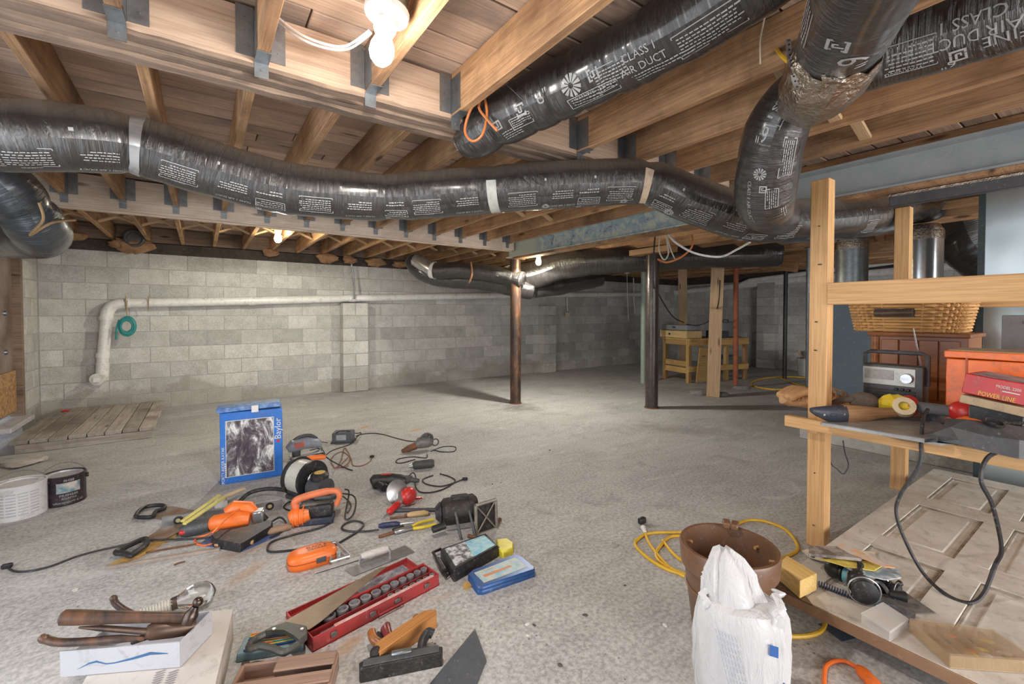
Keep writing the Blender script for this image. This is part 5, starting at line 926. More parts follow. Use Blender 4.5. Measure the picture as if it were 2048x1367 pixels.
T = G('orange_handled_iron', 'orange-handled soldering tool lying over the drum tool', 'hand tool', (612, 922), (650, 918), .12); T.part('grip', MB().tube([(-.01, 0, .02), (.03, 0, .022), (.12, 0, .02), (.14, 0, .018)], [.012, .02, .02, .014], 12), ORANGE); T.part('shaft', MB().tube([(-.10, .02, -.05), (-.06, .01, -.01), (-.01, 0, .02)], .008, 8), DGREY); cord(T, 'power_lead', [T.W @ V((.14, 0, .018)), F(665, 922, .06), F(690, 935, .01), F(705, 940, .005)], .005, BLKC)
# small circular saw behind
T = G('jigsaw', 'grey and red jigsaw behind the drum tool', 'power tool', (612, 912), (645, 905)); T.part('body', MB().tube([(-.15, 0, .09), (-.11, 0, .11), (.0, 0, .12), (.09, 0, .10), (.13, 0, .07)], [.03, .055, .052, .045, .02], 14), mat('grey_housing', (.32, .34, .40), None, 9, .35)); T.part('red_panel', MB().box((-.07, -.045, .12), (.09, .02, .05), bev=.008), mat('faded_red', (.60, .16, .12), None, 9, .5)); T.part('shoe', MB().box((0, 0, .02), (.26, .09, .012), bev=.002), SILVER); T.part('neck', MB().box((-.08, 0, .05), (.06, .05, .06), bev=.008), DGREY)
T.part('handle', MB().tube(spline([(-.13, 0, .13), (-.05, 0, .18), (.05, 0, .17), (.12, 0, .10)], 6), .016, 8), DGREY); cord(T, 'power_lead', fl([(630, 885, .1), (625, 880, .12), (640, 900, .02), (650, 908), (640, 885, .05), (655, 885, .03)], .004), .004, BLKC)
cord(T, 'power_lead', fl([(620, 900, .05), (640, 896, .03), (645, 905), (648, 912), (665, 900), (700, 888), (712, 878)], .004), .004, BLKC)
# transformer box
T = G('power_adapter', 'dark grey adapter box with pale label on the far floor', 'adapter', (686, 884), (708, 883)); T.part('case', MB().box((0, .03, .05), (.19, .13, .10), bev=.008), mat('slate_plastic', (.11, .12, .14), None, 9, .5)); T.part('label', MB().box((-.01, -.036, .055), (.09, .002, .05)), mat('grey_label', (.45, .46, .48), (.3, .3, .32), 40, .5)); T.part('base_plate', MB().box((0, .03, .006), (.21, .15, .012)), DGREY)
cord(T, 'lead', fl([(708, 880, .04), (716, 872, .02), (722, 865, .02), (712, 866, .03), (700, 862, .10), (680, 862, .12), (668, 868, .08)], .004), .0045, BLKC)
cord(T, 'lead', fl([(712, 872), (722, 868), (745, 866), (765, 868), (790, 875), (815, 881), (832, 882), (838, 878)], .004), .0045, BLKC)
T = Th('copper_lead', 'tangled brown lamp cord with a black plug on the floor', 'cord', F(690, 920)); BR = mat('brown_cord', (.28, .11, .06), None, 12, .5)
for pts in ([(668, 934), (662, 922), (668, 910), (684, 903), (698, 912), (699, 922), (688, 932), (668, 936), (680, 930), (695, 915)], [(688, 895), (686, 905), (682, 920), (676, 933), (690, 934), (697, 930)], [(690, 895), (697, 905), (703, 920), (706, 930), (722, 931), (738, 924), (744, 915)]): cord(T, 'cord_run', fl(pts, .004), .004, BR)
p = F(744, 912, .012); T.part('plug', MB().ell(T.L(p), (.022, .016, .012)), BLACK)
# old iron tool and its lead
T = G('old_drill', 'old grey metal hand drill with rusty nose on the far floor', 'power tool', (845, 900), (800, 906)); T.part('housing', MB().tube([(-.09, 0, .06), (-.05, 0, .075), (.03, 0, .07), (.06, 0, .05)], [.03, .055, .05, .03], 14), mat('grey_casting', (.26, .25, .24), (.13, .12, .11), 22, .5, .4)); T.part('nose', MB().tube([(.06, 0, .05), (.13, .01, .035), (.19, .015, .02)], [.032, .03, .015], 12), RUSTY); T.part('handle', MB().torus((-.04, 0, .10), .05, .014, ax='y', sq=.9), DGREY); T.part('trigger_guard', MB().torus((-.12, 0, .06), .03, .006, ax='y'), DGREY)
cord(T, 'lead', fl([(862, 902), (885, 893), (910, 893), (908, 902), (885, 903), (866, 899)], .004), .004, BLKC); cord(T, 'lead', fl([(854, 908), (852, 915), (825, 913), (798, 917), (792, 924), (805, 925), (830, 918)], .004), .004, BLKC)
T = G('masonry_bit', 'dark grey cylindrical drill chuck with a thin bit on the floor', 'drill bit', (868, 934), (828, 938)); T.part('chuck', MB().tube([(-.0, 0, .035), (.02, 0, .035), (.15, 0, .033), (.17, 0, .03)], [.028, .034, .033, .022], 16), mat('charcoal_rubber', (.06, .065, .06), None, 20, .6)); T.part('collar', MB().tube([(.17, 0, .03), (.20, 0, .026)], [.02, .012], 10), SILVER); T.part('bit', MB().tube([(.20, 0, .026), (.32, -.01, .012)], .005, 6), SILVER)
# black drill with lead
T = G('electric_drill', 'black electric drill lying on its side with a coiled lead', 'power tool', (755, 976), (815, 972)); T.part('motor_housing', MB().tube([(-.04, 0, .045), (-.03, 0, .05), (.10, 0, .05), (.16, 0, .046), (.20, 0, .04)], [.03, .048, .048, .042, .03], 16), BLACK); T.part('grip', MB().tube(spline([(.0, -.02, .045), (.05, -.08, .04), (.06, -.10, .035)], 4), .028, 10), BLACK); T.part('gear_case', MB().tube([(.19, 0, .045), (.24, .02, .05)], [.034, .022], 12), DGREY); T.part('auxiliary_handle', MB().tube([(.17, .02, .05), (.26, .0, .04), (.29, -.01, .04)], [.018, .018, .014], 10), DGREY); T.part('red_label', MB().box((.06, .0, .098), (.07, .02, .003)), RED)
cord(T, 'lead', fl([(812, 956, .06), (826, 945, .05), (832, 955, .02), (831, 972), (840, 983), (862, 984), (888, 977), (910, 962), (900, 953), (880, 947)], .005), .005, BLKC); cord(T, 'lead', fl([(866, 950), (846, 958), (852, 967), (880, 972), (905, 966), (925, 958)], .005), .005, BLKC); p = F(930, 957, .012); T.part('plug', MB().box(T.L(p), (.04, .022, .02), bev=.005), BLACK)
# red angle grinder
T = G('angle_grinder', 'red angle grinder with a grey disc guard and red side handle', 'power tool', (806, 1012), (770, 1036)); T.part('disc_guard', MB().lathe([(.0, .0), (.075, 0), (.078, .012), (.06, .02), (.02, .025)], 26, Matrix.Translation((-.0, -.05, .085)) @ Matrix.Rotation(math.radians(-70), 4, 'X') @ Matrix.Rotation(math.radians(20), 4, 'Y')), SILVER); T.part('motor', MB().ell((-.03, .02, .06), (.065, .05, .055)), RED); T.part('neck', MB().tube([(-.01, -.03, .07), (.03, 0, .05), (.05, 0, .045)], [.03, .028, .022], 12), SILVER); T.part('side_handle', MB().tube([(.04, 0, .04), (.06, 0, .035), (.14, 0, .025), (.155, 0, .022)], [.016, .021, .021, .012], 12), RED); T.part('spindle', MB().tube([(.15, 0, .022), (.20, 0, .012)], [.007, .003], 8), SILVER); T.part('flat_lever', MB().tube([(-.06, .03, .03), (-.13, .06, .015)], [.012, .006], 8), RED)
# loose hand tools
def bar(label, name, cat, a, e, r, m, z=None): T = G(name, label, cat, a, e); ln = (F(*e)-F(*a)).length; T.part('bar', MB().tube([(0, 0, r), (ln, 0, r)], r, 8), m); return T, ln
T, ln = bar('long dark steel bar running to the black router', 'steel_bar', 'bar', (785, 1024), (895, 1022), .012, DGREY)
T, ln = bar('wood-handled chisel lying beside the yellow pliers', 'wood_chisel', 'chisel', (780, 1038), (860, 1030), .007, RUSTY); T.part('handle', MB().tube([(ln*.42, 0, .015), (ln*.5, 0, .017), (ln*.85, 0, .018), (ln*.96, 0, .015)], [.01, .016, .017, .01], 12), wood('pale_handle', (.66, .47, .24), (.48, .30, .13), .05)); T.part('ferrule', MB().tube([(ln*.36, 0, .013), (ln*.43, 0, .015)], .011, 10), RUSTY)
T = G('pliers', 'wire strippers with two yellow handles', 'pliers', (790, 1068), (862, 1052)); ln = .22; T.part('jaw', MB().box((.05, .0, .015), (.11, .035, .018), Matrix.Rotation(.1, 4, 'Z'), bev=.005), SILVER); T.part('jaw', MB().box((.03, .018, .02), (.07, .02, .014), Matrix.Rotation(.3, 4, 'Z'), bev=.004), IRON)
for s_ in (-1, 1): T.part('handle', MB().tube(spline([(.10, s_*.01, .016), (.15, s_*.03+.01, .016), (.24, s_*.035+.015, .014)], 4), .009, 8), YELP)
T = G('soldering_iron', 'blue-handled iron with a long black cord looping across the floor', 'hand tool', (757, 1058), (793, 1054)); T.part('grip', MB().tube([(0, 0, .02), (.02, 0, .02), (.10, 0, .02), (.12, 0, .018)], [.010, .016, .016, .01], 12), mat('navy_grip', (.02, .03, .10), None, 9, .4)); T.part('tip', MB().tube([(.12, 0, .018), (.2, .02, .012)], [.006, .004], 8), SILVER)
cord(T, 'lead', fl([(757, 1059, .02), (730, 1062), (700, 1062), (684, 1057), (690, 1047), (710, 1041), (727, 1047), (718, 1060), (690, 1078), (660, 1092), (600, 1098), (545, 1103), (535, 1096), (545, 1082), (590, 1068), (640, 1055), (665, 1042)], .006), .006, BLKC, 8)
T, ln = bar('short rusty cold chisel near the yellow pliers', 'cold_chisel', 'chisel', (758, 1076), (792, 1066), .009, RUSTY)
# router machine
T = G('router_motor', 'black router motor with a worn metal frame plate', 'power tool', (930, 1060), (985, 1052)); T.part('motor', MB().tube([(-.13, .05, .10), (-.11, .05, .10), (.06, .05, .105), (.08, .05, .105)], [.055, .075, .078, .06], 22), IRON); T.part('end_cap', MB().tube([(-.135, .05, .10), (-.16, .05, .10)], [.06, .035], 18), BLACK)
T.part('side_knob', MB().tube([(-.12, -.03, .06), (-.19, -.05, .055)], .02, 12), BLACK); fm = mat('worn_alloy', (.38, .35, .31), (.20, .17, .14), 22, .45, .7)
fp = [V((.05, -.075, .0)), V((.18, -.03, .0)), V((.18, -.01, .16)), V((.05, -.055, .16))]
for i in range(4): T.part('frame_bar', MB().tube([fp[i], fp[(i+1) % 4]], .010, 8), fm)
T.part('frame_brace', MB().tube([fp[0], fp[2]], .005, 6), fm); T.part('frame_brace', MB().tube([fp[1], fp[3]], .005, 6), fm); T.part('frame_plate', MB().add([fp[0]+V((0, .008, 0)), fp[1]+V((0, .008, 0)), fp[2]+V((0, .008, 0)), fp[3]+V((0, .008, 0))], [(0, 1, 2, 3)]), IRON)
for x in (-.06, .02): T.part('guide_rod', MB().tube([(x, -.01, .13), (x+.02, -.10, .0)], .008, 8), DGREY)
T.part('foot', MB().tube([(-.0, -.09, .012), (.05, -.13, .010), (.09, -.12, .01)], .011, 8), RUSTY); T.part('foot', MB().tube([(.17, .0, .02), (.22, .04, .015)], .013, 8), RUSTY); T.part('top_vents', MB().box((-.02, .05, .175), (.10, .06, .02), bev=.006), BLACK)
# orange sander
T = G('orange_sander', 'orange and black orbital sander below the drum tool', 'power tool', (610, 1048), (685, 1040)); T.part('pad', MB().box((.05, .02, .02), (.22, .11, .04), bev=.008), mat('navy_pad', (.03, .035, .06), None, 14, .6)); T.part('body', MB().box((.06, .02, .075), (.19, .09, .075), bev=.018, seg=3), BLACK); T.part('dust_cap', MB().tube([(-.07, 0, .04), (-.05, 0, .05), (.0, .0, .06), (.03, 0, .065)], [.045, .055, .05, .04], 14), ORANGE)
T.part('handle', MB().tube(spline([(-.05, .01, .10), (-.055, .01, .135), (-.02, .01, .155), (.08, .02, .172), (.17, .02, .175), (.19, .02, .14), (.17, .02, .09)], 5), [.022]*8+[.021]*10+[.018]*8+[.016]*5, 12), mat('faded_orange', (.72, .20, .08), (.60, .15, .06), 12, .5)); T.part('switch', MB().box((.10, .02, .145), (.10, .035, .02), bev=.006), DGREY)
for i in range(3): T.part('cap_ridge', MB().torus((-.055+.025*i, 0, .047+.005*i), .054, .004, ax='x'), ORANGE)
cord(T, 'lead', [T.W @ V((.18, .02, .16)), F(705, 990, .08), F(712, 1005, .05), F(705, 1030, .02), F(690, 1035, .02), F(698, 985, .10), F(690, 978, .13)], .005, BLKC)
# orange jigsaw, folding rule, black tool, level
T = G('orange_jigsaw', 'bright orange jigsaw under the yellow folding rule', 'power tool', (440, 1062), (512, 1052)); T.part('body', MB().tube([(-.05, .0, .045), (-.03, 0, .05), (.10, 0, .055), (.15, 0, .05)], [.03, .045, .05, .035], 16), ORANGE); T.part('upper_housing', MB().tube([(.02, .05, .08), (.06, .06, .10), (.14, .05, .09), (.18, .04, .06)], [.03, .045, .042, .02], 14), ORANGE); T.part('front_plate', MB().box((.19, .03, .05), (.06, .07, .07), bev=.008), SILVER); T.part('nose', MB().tube([(.20, .03, .06), (.23, .03, .02)], .016, 10), IRON)
T.part('rear_cap', MB().tube([(-.05, 0, .045), (-.16, .0, .035), (-.19, -.01, .03)], [.035, .04, .025], 12), DGREY); T.part('red_button', MB().ell((-.17, -.03, .035), (.02, .014, .014)), RED)
cord(T, 'lead', fl([(455, 1010, .12), (480, 1012, .10), (510, 1022, .06), (516, 1042, .02), (505, 1055, .01), (480, 1062, .01), (440, 1060, .03), (410, 1070, .02), (392, 1076), (392, 1086), (410, 1090), (432, 1084)], .005), .005, ORANGE); cord(T, 'lead', fl([(483, 1015, .11), (460, 1030, .10), (440, 1050, .09), (425, 1065, .06)], .005), .005, ORANGE)
T = G('folding_rule', 'yellow folding rule lying over the orange jigsaw', 'folding rule', (372, 1072), (455, 1022)); ln = (F(455, 1022)-F(372, 1072)).length
for k_, (yo, zo) in enumerate(((0, .075), (.028, .078))): T.part('rule_blade', MB().box((ln*.46+.02*k_, yo, zo), (ln*.95, .022, .012), Matrix.Rotation(math.radians(-5), 4, 'Y') @ Matrix.Rotation(.05*k_, 4, 'Z'), bev=.002), mat('pale_yellow_paint', (.74, .66, .22), (.62, .54, .15), 9, .5))
T = G('wooden_stake', 'pale tapered wooden stick leaning on the orange jigsaw', 'stick', (440, 1022), (490, 992)); ln = (F(490, 992)-F(440, 1022)).length; T.part('stick', MB().tube([(0, 0, .08), (ln*.4, 0, .07), (ln*.95, 0, .055), (ln*1.02, 0, .05)], [.010, .015, .012, .003], 10), wood('pale_stick', (.74, .60, .42), (.60, .46, .30), .03))
T = G('plastic_jug', 'small white cap beside the orange jigsaw', 'cap', (442, 1012), (470, 1008)); T.part('cap', MB().lathe([(.035, 0), (.037, .03), (.03, .05), (.01, .058)], 18), WHITE)
T = G('black_wedge_tool', 'flat black wedge-shaped tool case in front of the orange jigsaw', 'tool case', (485, 1070), (545, 1048)); pxprism(T, 'case', [(422, 1069), (428, 1078), (480, 1088), (486, 1083), (543, 1051), (546, 1042), (536, 1038), (510, 1049), (470, 1052), (437, 1058)], .0, .045, BLACK, .006, .045); cord(T, 'loop', fl([(540, 1045, .03), (560, 1034, .03), (572, 1045, .02), (568, 1058), (555, 1068), (540, 1075)], .006), .006, BLKC)
a, e = F(323, 1056), F(563, 1018); T = Th('spirit_level', 'silver spirit level with two round vials', 'level', a, e); ln = (e-a).length; T.part('bar', MB().box((ln/2, .012, .03), (ln, .022, .06), bev=.002), SILVER)
for x in (.13, .895): T.part('vial_ring', MB().cyl((ln*x, .002, .032), (ln*x, -.003, .032), .024, n=22), BLACK); T.part('vial', MB().cyl((ln*x, -.002, .032), (ln*x, -.0045, .032), .012, n=16), mat('vial_amber', (.55, .48, .25), None, 20, .3))
def sawT(name, label, blade, loop, zb, r, mb_, mh, hz=.012, hd=None):
    T = G(name, label, 'saw', blade[0], blade[1]); pxprism(T, 'blade', blade, zb, zb+.002, mb_); pts = [T.l(x, y, zb+hz) for x, y in loop]; T.part('handle', MB().tube(spline(pts, 4, True)+[pts[0]], r, 8), mh); return T
BLD = mat('rusted_blade', (.36, .31, .27), (.28, .15, .08), 9, .45, .6, contrast=.15)
sawT('hand_saw', 'hand saw with open black handle left of the spirit level', [(322, 1014), (345, 1012), (420, 1026), (330, 1038), (305, 1035)], [(272, 1032), (282, 1018), (300, 1011), (326, 1010), (328, 1016), (312, 1022), (305, 1032), (290, 1034)], .004, .012, BLD, BLACK)
sawT('hand_saw', 'hand saw with black handle lying over the wooden strips', [(292, 1076), (323, 1054), (400, 1040), (330, 1078)], [(232, 1104), (250, 1094), (285, 1078), (294, 1080), (290, 1090), (268, 1106), (262, 1110), (250, 1106)], .02, .014, BLD, BLACK)
sk = wood('orange_strip', (.58, .36, .12), (.42, .24, .06), .1)
T = G('wooden_strip', 'flat orange-brown wooden strip under the lower hand saw', 'wood strip', (222, 1130), (350, 1064)); pxprism(T, 'strip', [(217, 1131), (262, 1109), (340, 1066), (356, 1062), (352, 1070), (278, 1112), (222, 1134)], .0, .014, sk)
T = G('thin_batten', 'long thin wooden batten along the front of the tool row', 'wood strip', (212, 1138), (440, 1100)); ln = (F(440, 1100)-F(212, 1138)).length; T.part('batten', MB().box((ln/2, 0, .008), (ln, .02, .016), bev=.002), mat('dull_batten', (.40, .33, .27), (.25, .20, .17), 12, .7))
T = G('steel_rod', 'thin rusty rod above the long batten', 'rod', (282, 1108), (400, 1088)); ln = (F(400, 1088)-F(282, 1108)).length; T.part('rod', MB().tube([(0, 0, .006), (ln, 0, .006)], .005, 6), RUSTY)
T = G('blue_folder', 'blue card sheet lying under the black wedge tool', 'card', (520, 1085), (560, 1070)); pxprism(T, 'sheet', [(395, 1090), (430, 1065), (550, 1060), (560, 1070), (485, 1102), (470, 1098)], .0005, .0025, mat('dull_blue_card', (.10, .16, .34), (.07, .11, .25), 9, .5))
T = G('brown_knife', 'brown leather sheath in front of the black wedge tool', 'sheath', (430, 1094), (490, 1090)); T.part('sheath', MB().tube([(0, 0, .014), (.02, 0, .016), (.12, 0, .018), (.19, 0, .014)], [.008, .016, .018, .012], 10), TAN)
T = G('brown_knife', 'second brown leather grip near the orange sander', 'sheath', (535, 1070), (575, 1060)); T.part('sheath', MB().tube([(0, 0, .014), (.02, 0, .018), (.10, 0, .02), (.12, 0, .014)], [.01, .02, .02, .014], 10), mat('brown_grip', (.34, .21, .13), None, 12, .6))
T = Th('black_lead', 'long black power lead trailing to a plug at the left edge', 'cord', F(60, 1138)); cord(T, 'cord_run', fl([(14, 1133), (30, 1142), (60, 1141), (100, 1132), (160, 1110), (230, 1093), (300, 1080, .03), (360, 1078, .01), (420, 1075)], .005), .005, BLKC, 8); T.part('plug', MB().box(T.L(F(14, 1131, .012)), (.04, .022, .022), bev=.005), BLACK)
# orange case with combination square
T = G('orange_case', 'rounded orange plastic tool case with black lettering', 'case', (612, 1128), (676, 1110)); rings = []
for i in range(9):
    z = [0, .006, .02, .035, .036, .05, .062, .07, .073][i]; s_ = [.90, .97, 1, 1, 1, .98, .90, .74, .5][i]; rings.append([V((.03+.115*s_*math.copysign(abs(math.cos(b_))**.6, math.cos(b_)), .065*s_*math.copysign(abs(math.sin(b_))**.6, math.sin(b_)), z)) for b_ in [2*math.pi*k_/36 for k_ in range(36)]])
T.part('shell', MB().loft(rings), ORANGE); T.part('seam', MB().loft([[V((.03+r_*1.008*math.copysign(abs(math.cos(b_))**.6, math.cos(b_))*.1155/.1155, r_*.566*math.copysign(abs(math.sin(b_))**.6, math.sin(b_)), z)) for b_ in [2*math.pi*k_/36 for k_ in range(36)]] for r_, z in ((.1155, .033), (.1155, .038))], True, False), mat('dark_orange', (.45, .08, .01)))
T.part('latch', MB().box((.06, -.067, .036), (.045, .008, .025), bev=.003), DGREY); decal(T, 'printed_lettering', [('t', 'BLACK &', .02, .012, .024), ('t', 'DECKER', .02, -.012, .024)], BLACK, Matrix.Translation((.03, .0, .0742)))
T = G('combination_square', 'white steel combination square resting against the orange case', 'square', (628, 1146), (735, 1113)); ln = (F(735, 1113)-F(628, 1146)).length; T.part('blade', MB().box((ln/2, .0, .008), (ln, .03, .003), bev=.0005), mat('white_steel', (.66, .66, .63), (.52, .52, .50), 18, .35, .3))
hd = [(.08, .015), (.17, .015), (.13, .12), (.11, .125)]
for i in range(4): a, e = hd[i], hd[(i+1) % 4]; T.part('head_bar', MB().tube([(a[0], a[1], .02+.35*a[1]), (e[0], e[1], .02+.35*e[1])], .007, 8), SILVER)
T.part('lock_nut', MB().cyl((.125, .04, .03), (.125, .04, .05), .014, n=12), SILVER)
T = G('plaster_trowel', 'flat steel plastering trowel with pale handle', 'trowel', (708, 1146), (825, 1098)); pxprism(T, 'blade', [(689, 1139), (810, 1090), (829, 1103), (708, 1151)], .003, .005, mat('trowel_steel', (.55, .56, .57), (.42, .43, .45), 14, .28, .8))
a, e = T.l(722, 1112, .04), T.l(776, 1096, .04); T.part('handle', MB().tube([a, a.lerp(e, .15), a.lerp(e, .85), e], [.012, .017, .017, .012], 12), mat('pale_grip', (.62, .58, .55), None, 9, .6)); T.part('tang', MB().tube([e, e+V((.012, 0, -.015)), e+V((.01, 0, -.036))], .007, 8), SILVER); T.part('tang', MB().tube([a, a+V((-.01, 0, -.036))], .006, 8), SILVER)
T = Th('metal_chip', 'tiny dark twisted metal scrap on the floor below the batten', 'scrap', F(360, 1127)); T.part('scrap', MB().tube([T.l(348, 1129, .004), T.l(358, 1125, .006), T.l(370, 1122, .004)], .004, 5), RUSTY)
# ------------------------------------------------------------------ socket set, saw and front tools
a, e = F(625, 1305), F(878, 1170); T = Th('socket_set', 'open red metal box of chrome sockets', 'socket set', a, e); ln = (e-a).length; wd, hh = .125, .055; SS = T
REDM = mat('worn_red_paint', (.50, .045, .04), (.34, .05, .055), 16, .45, .2, .1, contrast=.2)
T.part('floor_plate', MB().box((ln/2, wd/2, .003), (ln, wd, .006)), REDM)
for (c, s_) in (((ln/2, .002, hh/2), (ln, .004, hh)), ((ln/2, wd-.002, hh/2), (ln, .004, hh)), ((.002, wd/2, hh/2), (.004, wd, hh)), ((ln-.002, wd/2, hh/2), (.004, wd, hh))): T.part('side_wall', MB().box(c, s_, bev=.001), REDM)
T.part('rim_lip', MB().box((ln*.55, .006, hh+.001), (ln*.8, .014, .004), bev=.001), mat('chipped_pink', (.60, .45, .43), (.50, .16, .15), 24, .5)); T.part('divider', MB().box((ln/2, wd*.42, hh*.45), (ln*.98, .003, hh*.8)), REDM)
for x in (.14, .42, .62, .88): T.part('latch' if x in (.14, .88) else 'hinge', MB().box((ln*x, -.004, hh*.55), (.026, .006, .022), bev=.002), mat('dull_latch', (.26, .20, .20), None, 9, .4, .7))
T.part('carry_handle', MB().tube([(ln*.46, -.006, hh*.62), (ln*.46, -.012, hh*.35), (ln*.66, -.012, hh*.35), (ln*.66, -.006, hh*.62)], .004, 6), REDM)
SOCK = mat('chrome_socket', (.62, .62, .64), (.30, .30, .34), 24, .3, .7); n_ = 11
def socket(x, y, r, h):
    T.part('socket', MB().lathe([(r*.95, .008), (r, .012), (r, h), (r*.72, h), (r*.68, h-.012), (.0005, h-.014)], 14, Matrix.Translation((x, y, 0)), caps=False), SOCK)
x = .10
for k_ in range(11): r = .025-.0010*k_; socket(x, wd*.70, r, .052); x += 2*r+.0035
x = ln*.60
for k_ in range(7): r = .0155-.0004*k_; socket(x, wd*.24, r, .045); x += 2*r+.006
T.part('ratchet_bar', MB().tube([(.04, wd*.22, .03), (ln*.55, wd*.22, .03)], [.010, .008], 10), SILVER)
ld = T.part('lid', MB().box((ln*.50, wd*1.62, .004), (ln, wd*1.06, .004)), REDM); T.part('lid_lip', MB().box((ln/2, wd*2.14, .013), (ln, .005, .022)), REDM, ld); T.part('lid_lip', MB().box((.002, wd*1.62, .013), (.005, wd*1.05, .022)), REDM, ld); T.part('lid_lip', MB().box((ln-.002, wd*1.62, .013), (.005, wd*1.05, .022)), REDM, ld); T.part('lid_label', MB().box((ln*.72, wd*1.6, .007), (ln*.45, wd*.85, .0015)), mat('silver_label', (.42, .40, .40), (.18, .18, .24), 40, .4, contrast=.1), ld)
T = G('hand_saw', 'hand saw with grey plastic handle lying across the red socket box lid', 'saw', (560, 1275), (760, 1140), 0); zb = .062
pxprism(T, 'blade', [(543, 1257), (760, 1135), (773, 1133), (640, 1244), (618, 1259)], zb, zb+.002, mat('brown_saw_blade', (.30, .23, .17), (.22, .155, .11), 7, .42, .55), 0, zb)
GH = mat('olive_grey_plastic', (.075, .075, .065), (.05, .05, .045), 12, .45)
pxprism(T, 'handle_plate', [(545, 1257), (575, 1248), (614, 1256), (615, 1274), (596, 1290), (590, 1275), (570, 1264), (545, 1264), (530, 1270), (528, 1266)], zb-.008, zb+.014, GH, .005, zb)
lp = [T.l(x, y, zb+.002) for x, y in ((530, 1268), (512, 1277), (498, 1292), (505, 1296), (520, 1292), (545, 1296), (562, 1303), (572, 1303), (596, 1288))]; T.part('grip', MB().tube(spline(lp, 4), .0125, 8), GH)
for x, y in ((548, 1258), (604, 1258)): q = T.l(x, y, zb+.014); T.part('rivet', MB().cyl(q, q+V((0, 0, .004)), .006, n=10), SILVER)
# wooden crate with odds and ends
c = F(572, 1378); T = Th('wooden_crate', 'small brown wooden crate at the bottom edge below the grey saw handle', 'crate', c, F(650, 1366)); CW = wood('crate_wood', (.36, .23, .17), (.24, .14, .10), .1, .75)
for (p0, p1, h_, t_) in (((-.15, .06, .03), (.15, .06, .03), .06, .012), ((-.15, -.08, .03), (.15, -.08, .03), .06, .012), ((-.15, -.08, .03), (-.15, .06, .03), .06, .012), ((.15, -.08, .03), (.15, .06, .03), .06, .012)): board('side_board', T.W @ V(p0), T.W @ V(p1), t_, h_, CW, T.o)
board('base_board', T.W @ V((-.15, -.01, .006)), T.W @ V((.15, -.01, .006)), .14, .01, CW, T.o); board('top_slat', T.W @ V((-.04, .03, .064)), T.W @ V((.15, .03, .064)), .06, .008, CW, T.o); board('top_slat', T.W @ V((-.16, -.05, .064)), T.W @ V((.15, -.05, .064)), .05, .008, CW, T.o)
T = Th('pencil_tray', 'light blue tray of pencils under the grey saw handle', 'tray', F(545, 1302), F(615, 1290)); T.part('tray', MB().box((.0, .02, .015), (.22, .10, .03), bev=.004), mat('pale_blue_tin', (.20, .34, .40), (.12, .2, .26), 14, .4)); PN = [BLUEP, YELP, ORANGE, TEAL, BROWNW, BLACK]
for k_ in range(9): T.part('pencil', MB().tube([(-.09+.005*random.random(), -.02+.010*k_, .035), (.08, -.022+.010*k_+random.uniform(-.01, .01), .036)], .0038, 6), PN[k_ % 6])
# black bit case, tape measure, blue tin
T = G('bit_case', 'black drill bit case with a worn blue and white label', 'tool case', (908, 1142), (998, 1094)); pl_ = [(880, 1096), (972, 1064), (998, 1090), (908, 1140)]; pxprism(T, 'shell', pl_, .0, .058, BLACK, .008, .058)
lb = [(889, 1097), (968, 1069), (990, 1089), (911, 1131)]; pxprism(T, 'label', lb, .0582, .0592, mat('worn_label', (.58, .60, .62), (.10, .10, .11), 30, .45, contrast=.08), 0, .059); pxprism(T, 'label_sky', [(930, 1083), (968, 1069), (990, 1089), (948, 1112)], .0592, .06, mat('label_blue', (.18, .48, .66), (.42, .60, .62), 26, .45, contrast=.1), 0, .06)
hp = [T.l(*q) for q in ((882, 1097, .03), (866, 1104, .03), (893, 1152, .02), (906, 1140, .02))]; T.part('carry_handle', MB().tube(hp, .007, 8), BLACK); T.part('handle_grip', MB().tube([T.l(876, 1118, .03), T.l(890, 1142, .025)], .014, 10), BLACK); T.part('hinge_strip', MB().tube([T.l(908, 1143, .03), T.l(998, 1094, .03)], .005, 6), DGREY)
T = G('tape_measure', 'bright yellow tape measure beside the black bit case', 'tape measure', (1000, 1100), (1028, 1092)); pxprism(T, 'case', [(992, 1078), (1014, 1075), (1027, 1084), (1026, 1096), (1006, 1104), (996, 1098)], .0, .032, mat('bright_yellow', (.80, .72, .05), (.70, .60, .04), 9, .4), .006, .03)
T = G('blue_tin', 'blue metal tin with a printed lid on the floor', 'tin', (955, 1180), (1068, 1142)); pl_ = [(935, 1147), (945, 1138), (1030, 1107), (1042, 1110), (1069, 1132), (1070, 1138), (966, 1173), (955, 1173)]; pxprism(T, 'base', pl_, .0, .02, BLUEP, .003, .036); o_ = pxprism(T, 'lid', pl_, .021, .037, BLUEP, .006, .036)
pxprism(T, 'label', [(948, 1145), (1030, 1114), (1056, 1133), (968, 1165)], .0372, .0378, mat('tin_border', (.55, .55, .45), None, 9, .5), 0, .037); pxprism(T, 'label_picture', [(950, 1145), (1030, 1115), (1053, 1133), (968, 1163)], .0378, .0384, mat('tin_label', (.22, .45, .58), (.50, .52, .46), 22, .45, contrast=.1), 0, .037); pxprism(T, 'label_text', [(965, 1150), (1020, 1130), (1024, 1133), (970, 1154)], .0384, .0387, mat('rust_print', (.60, .25, .12), None, 30, .5), 0, .037)
solo('wood_scrap', 'thin wooden scrap sticking out under the blue tin', 'scrap', MB().prism([(-.05, -.02), (.07, -.01), (.05, .03), (-.04, .02)], 0, .008), sk, frame(F(944, 1168), F(960, 1160)))
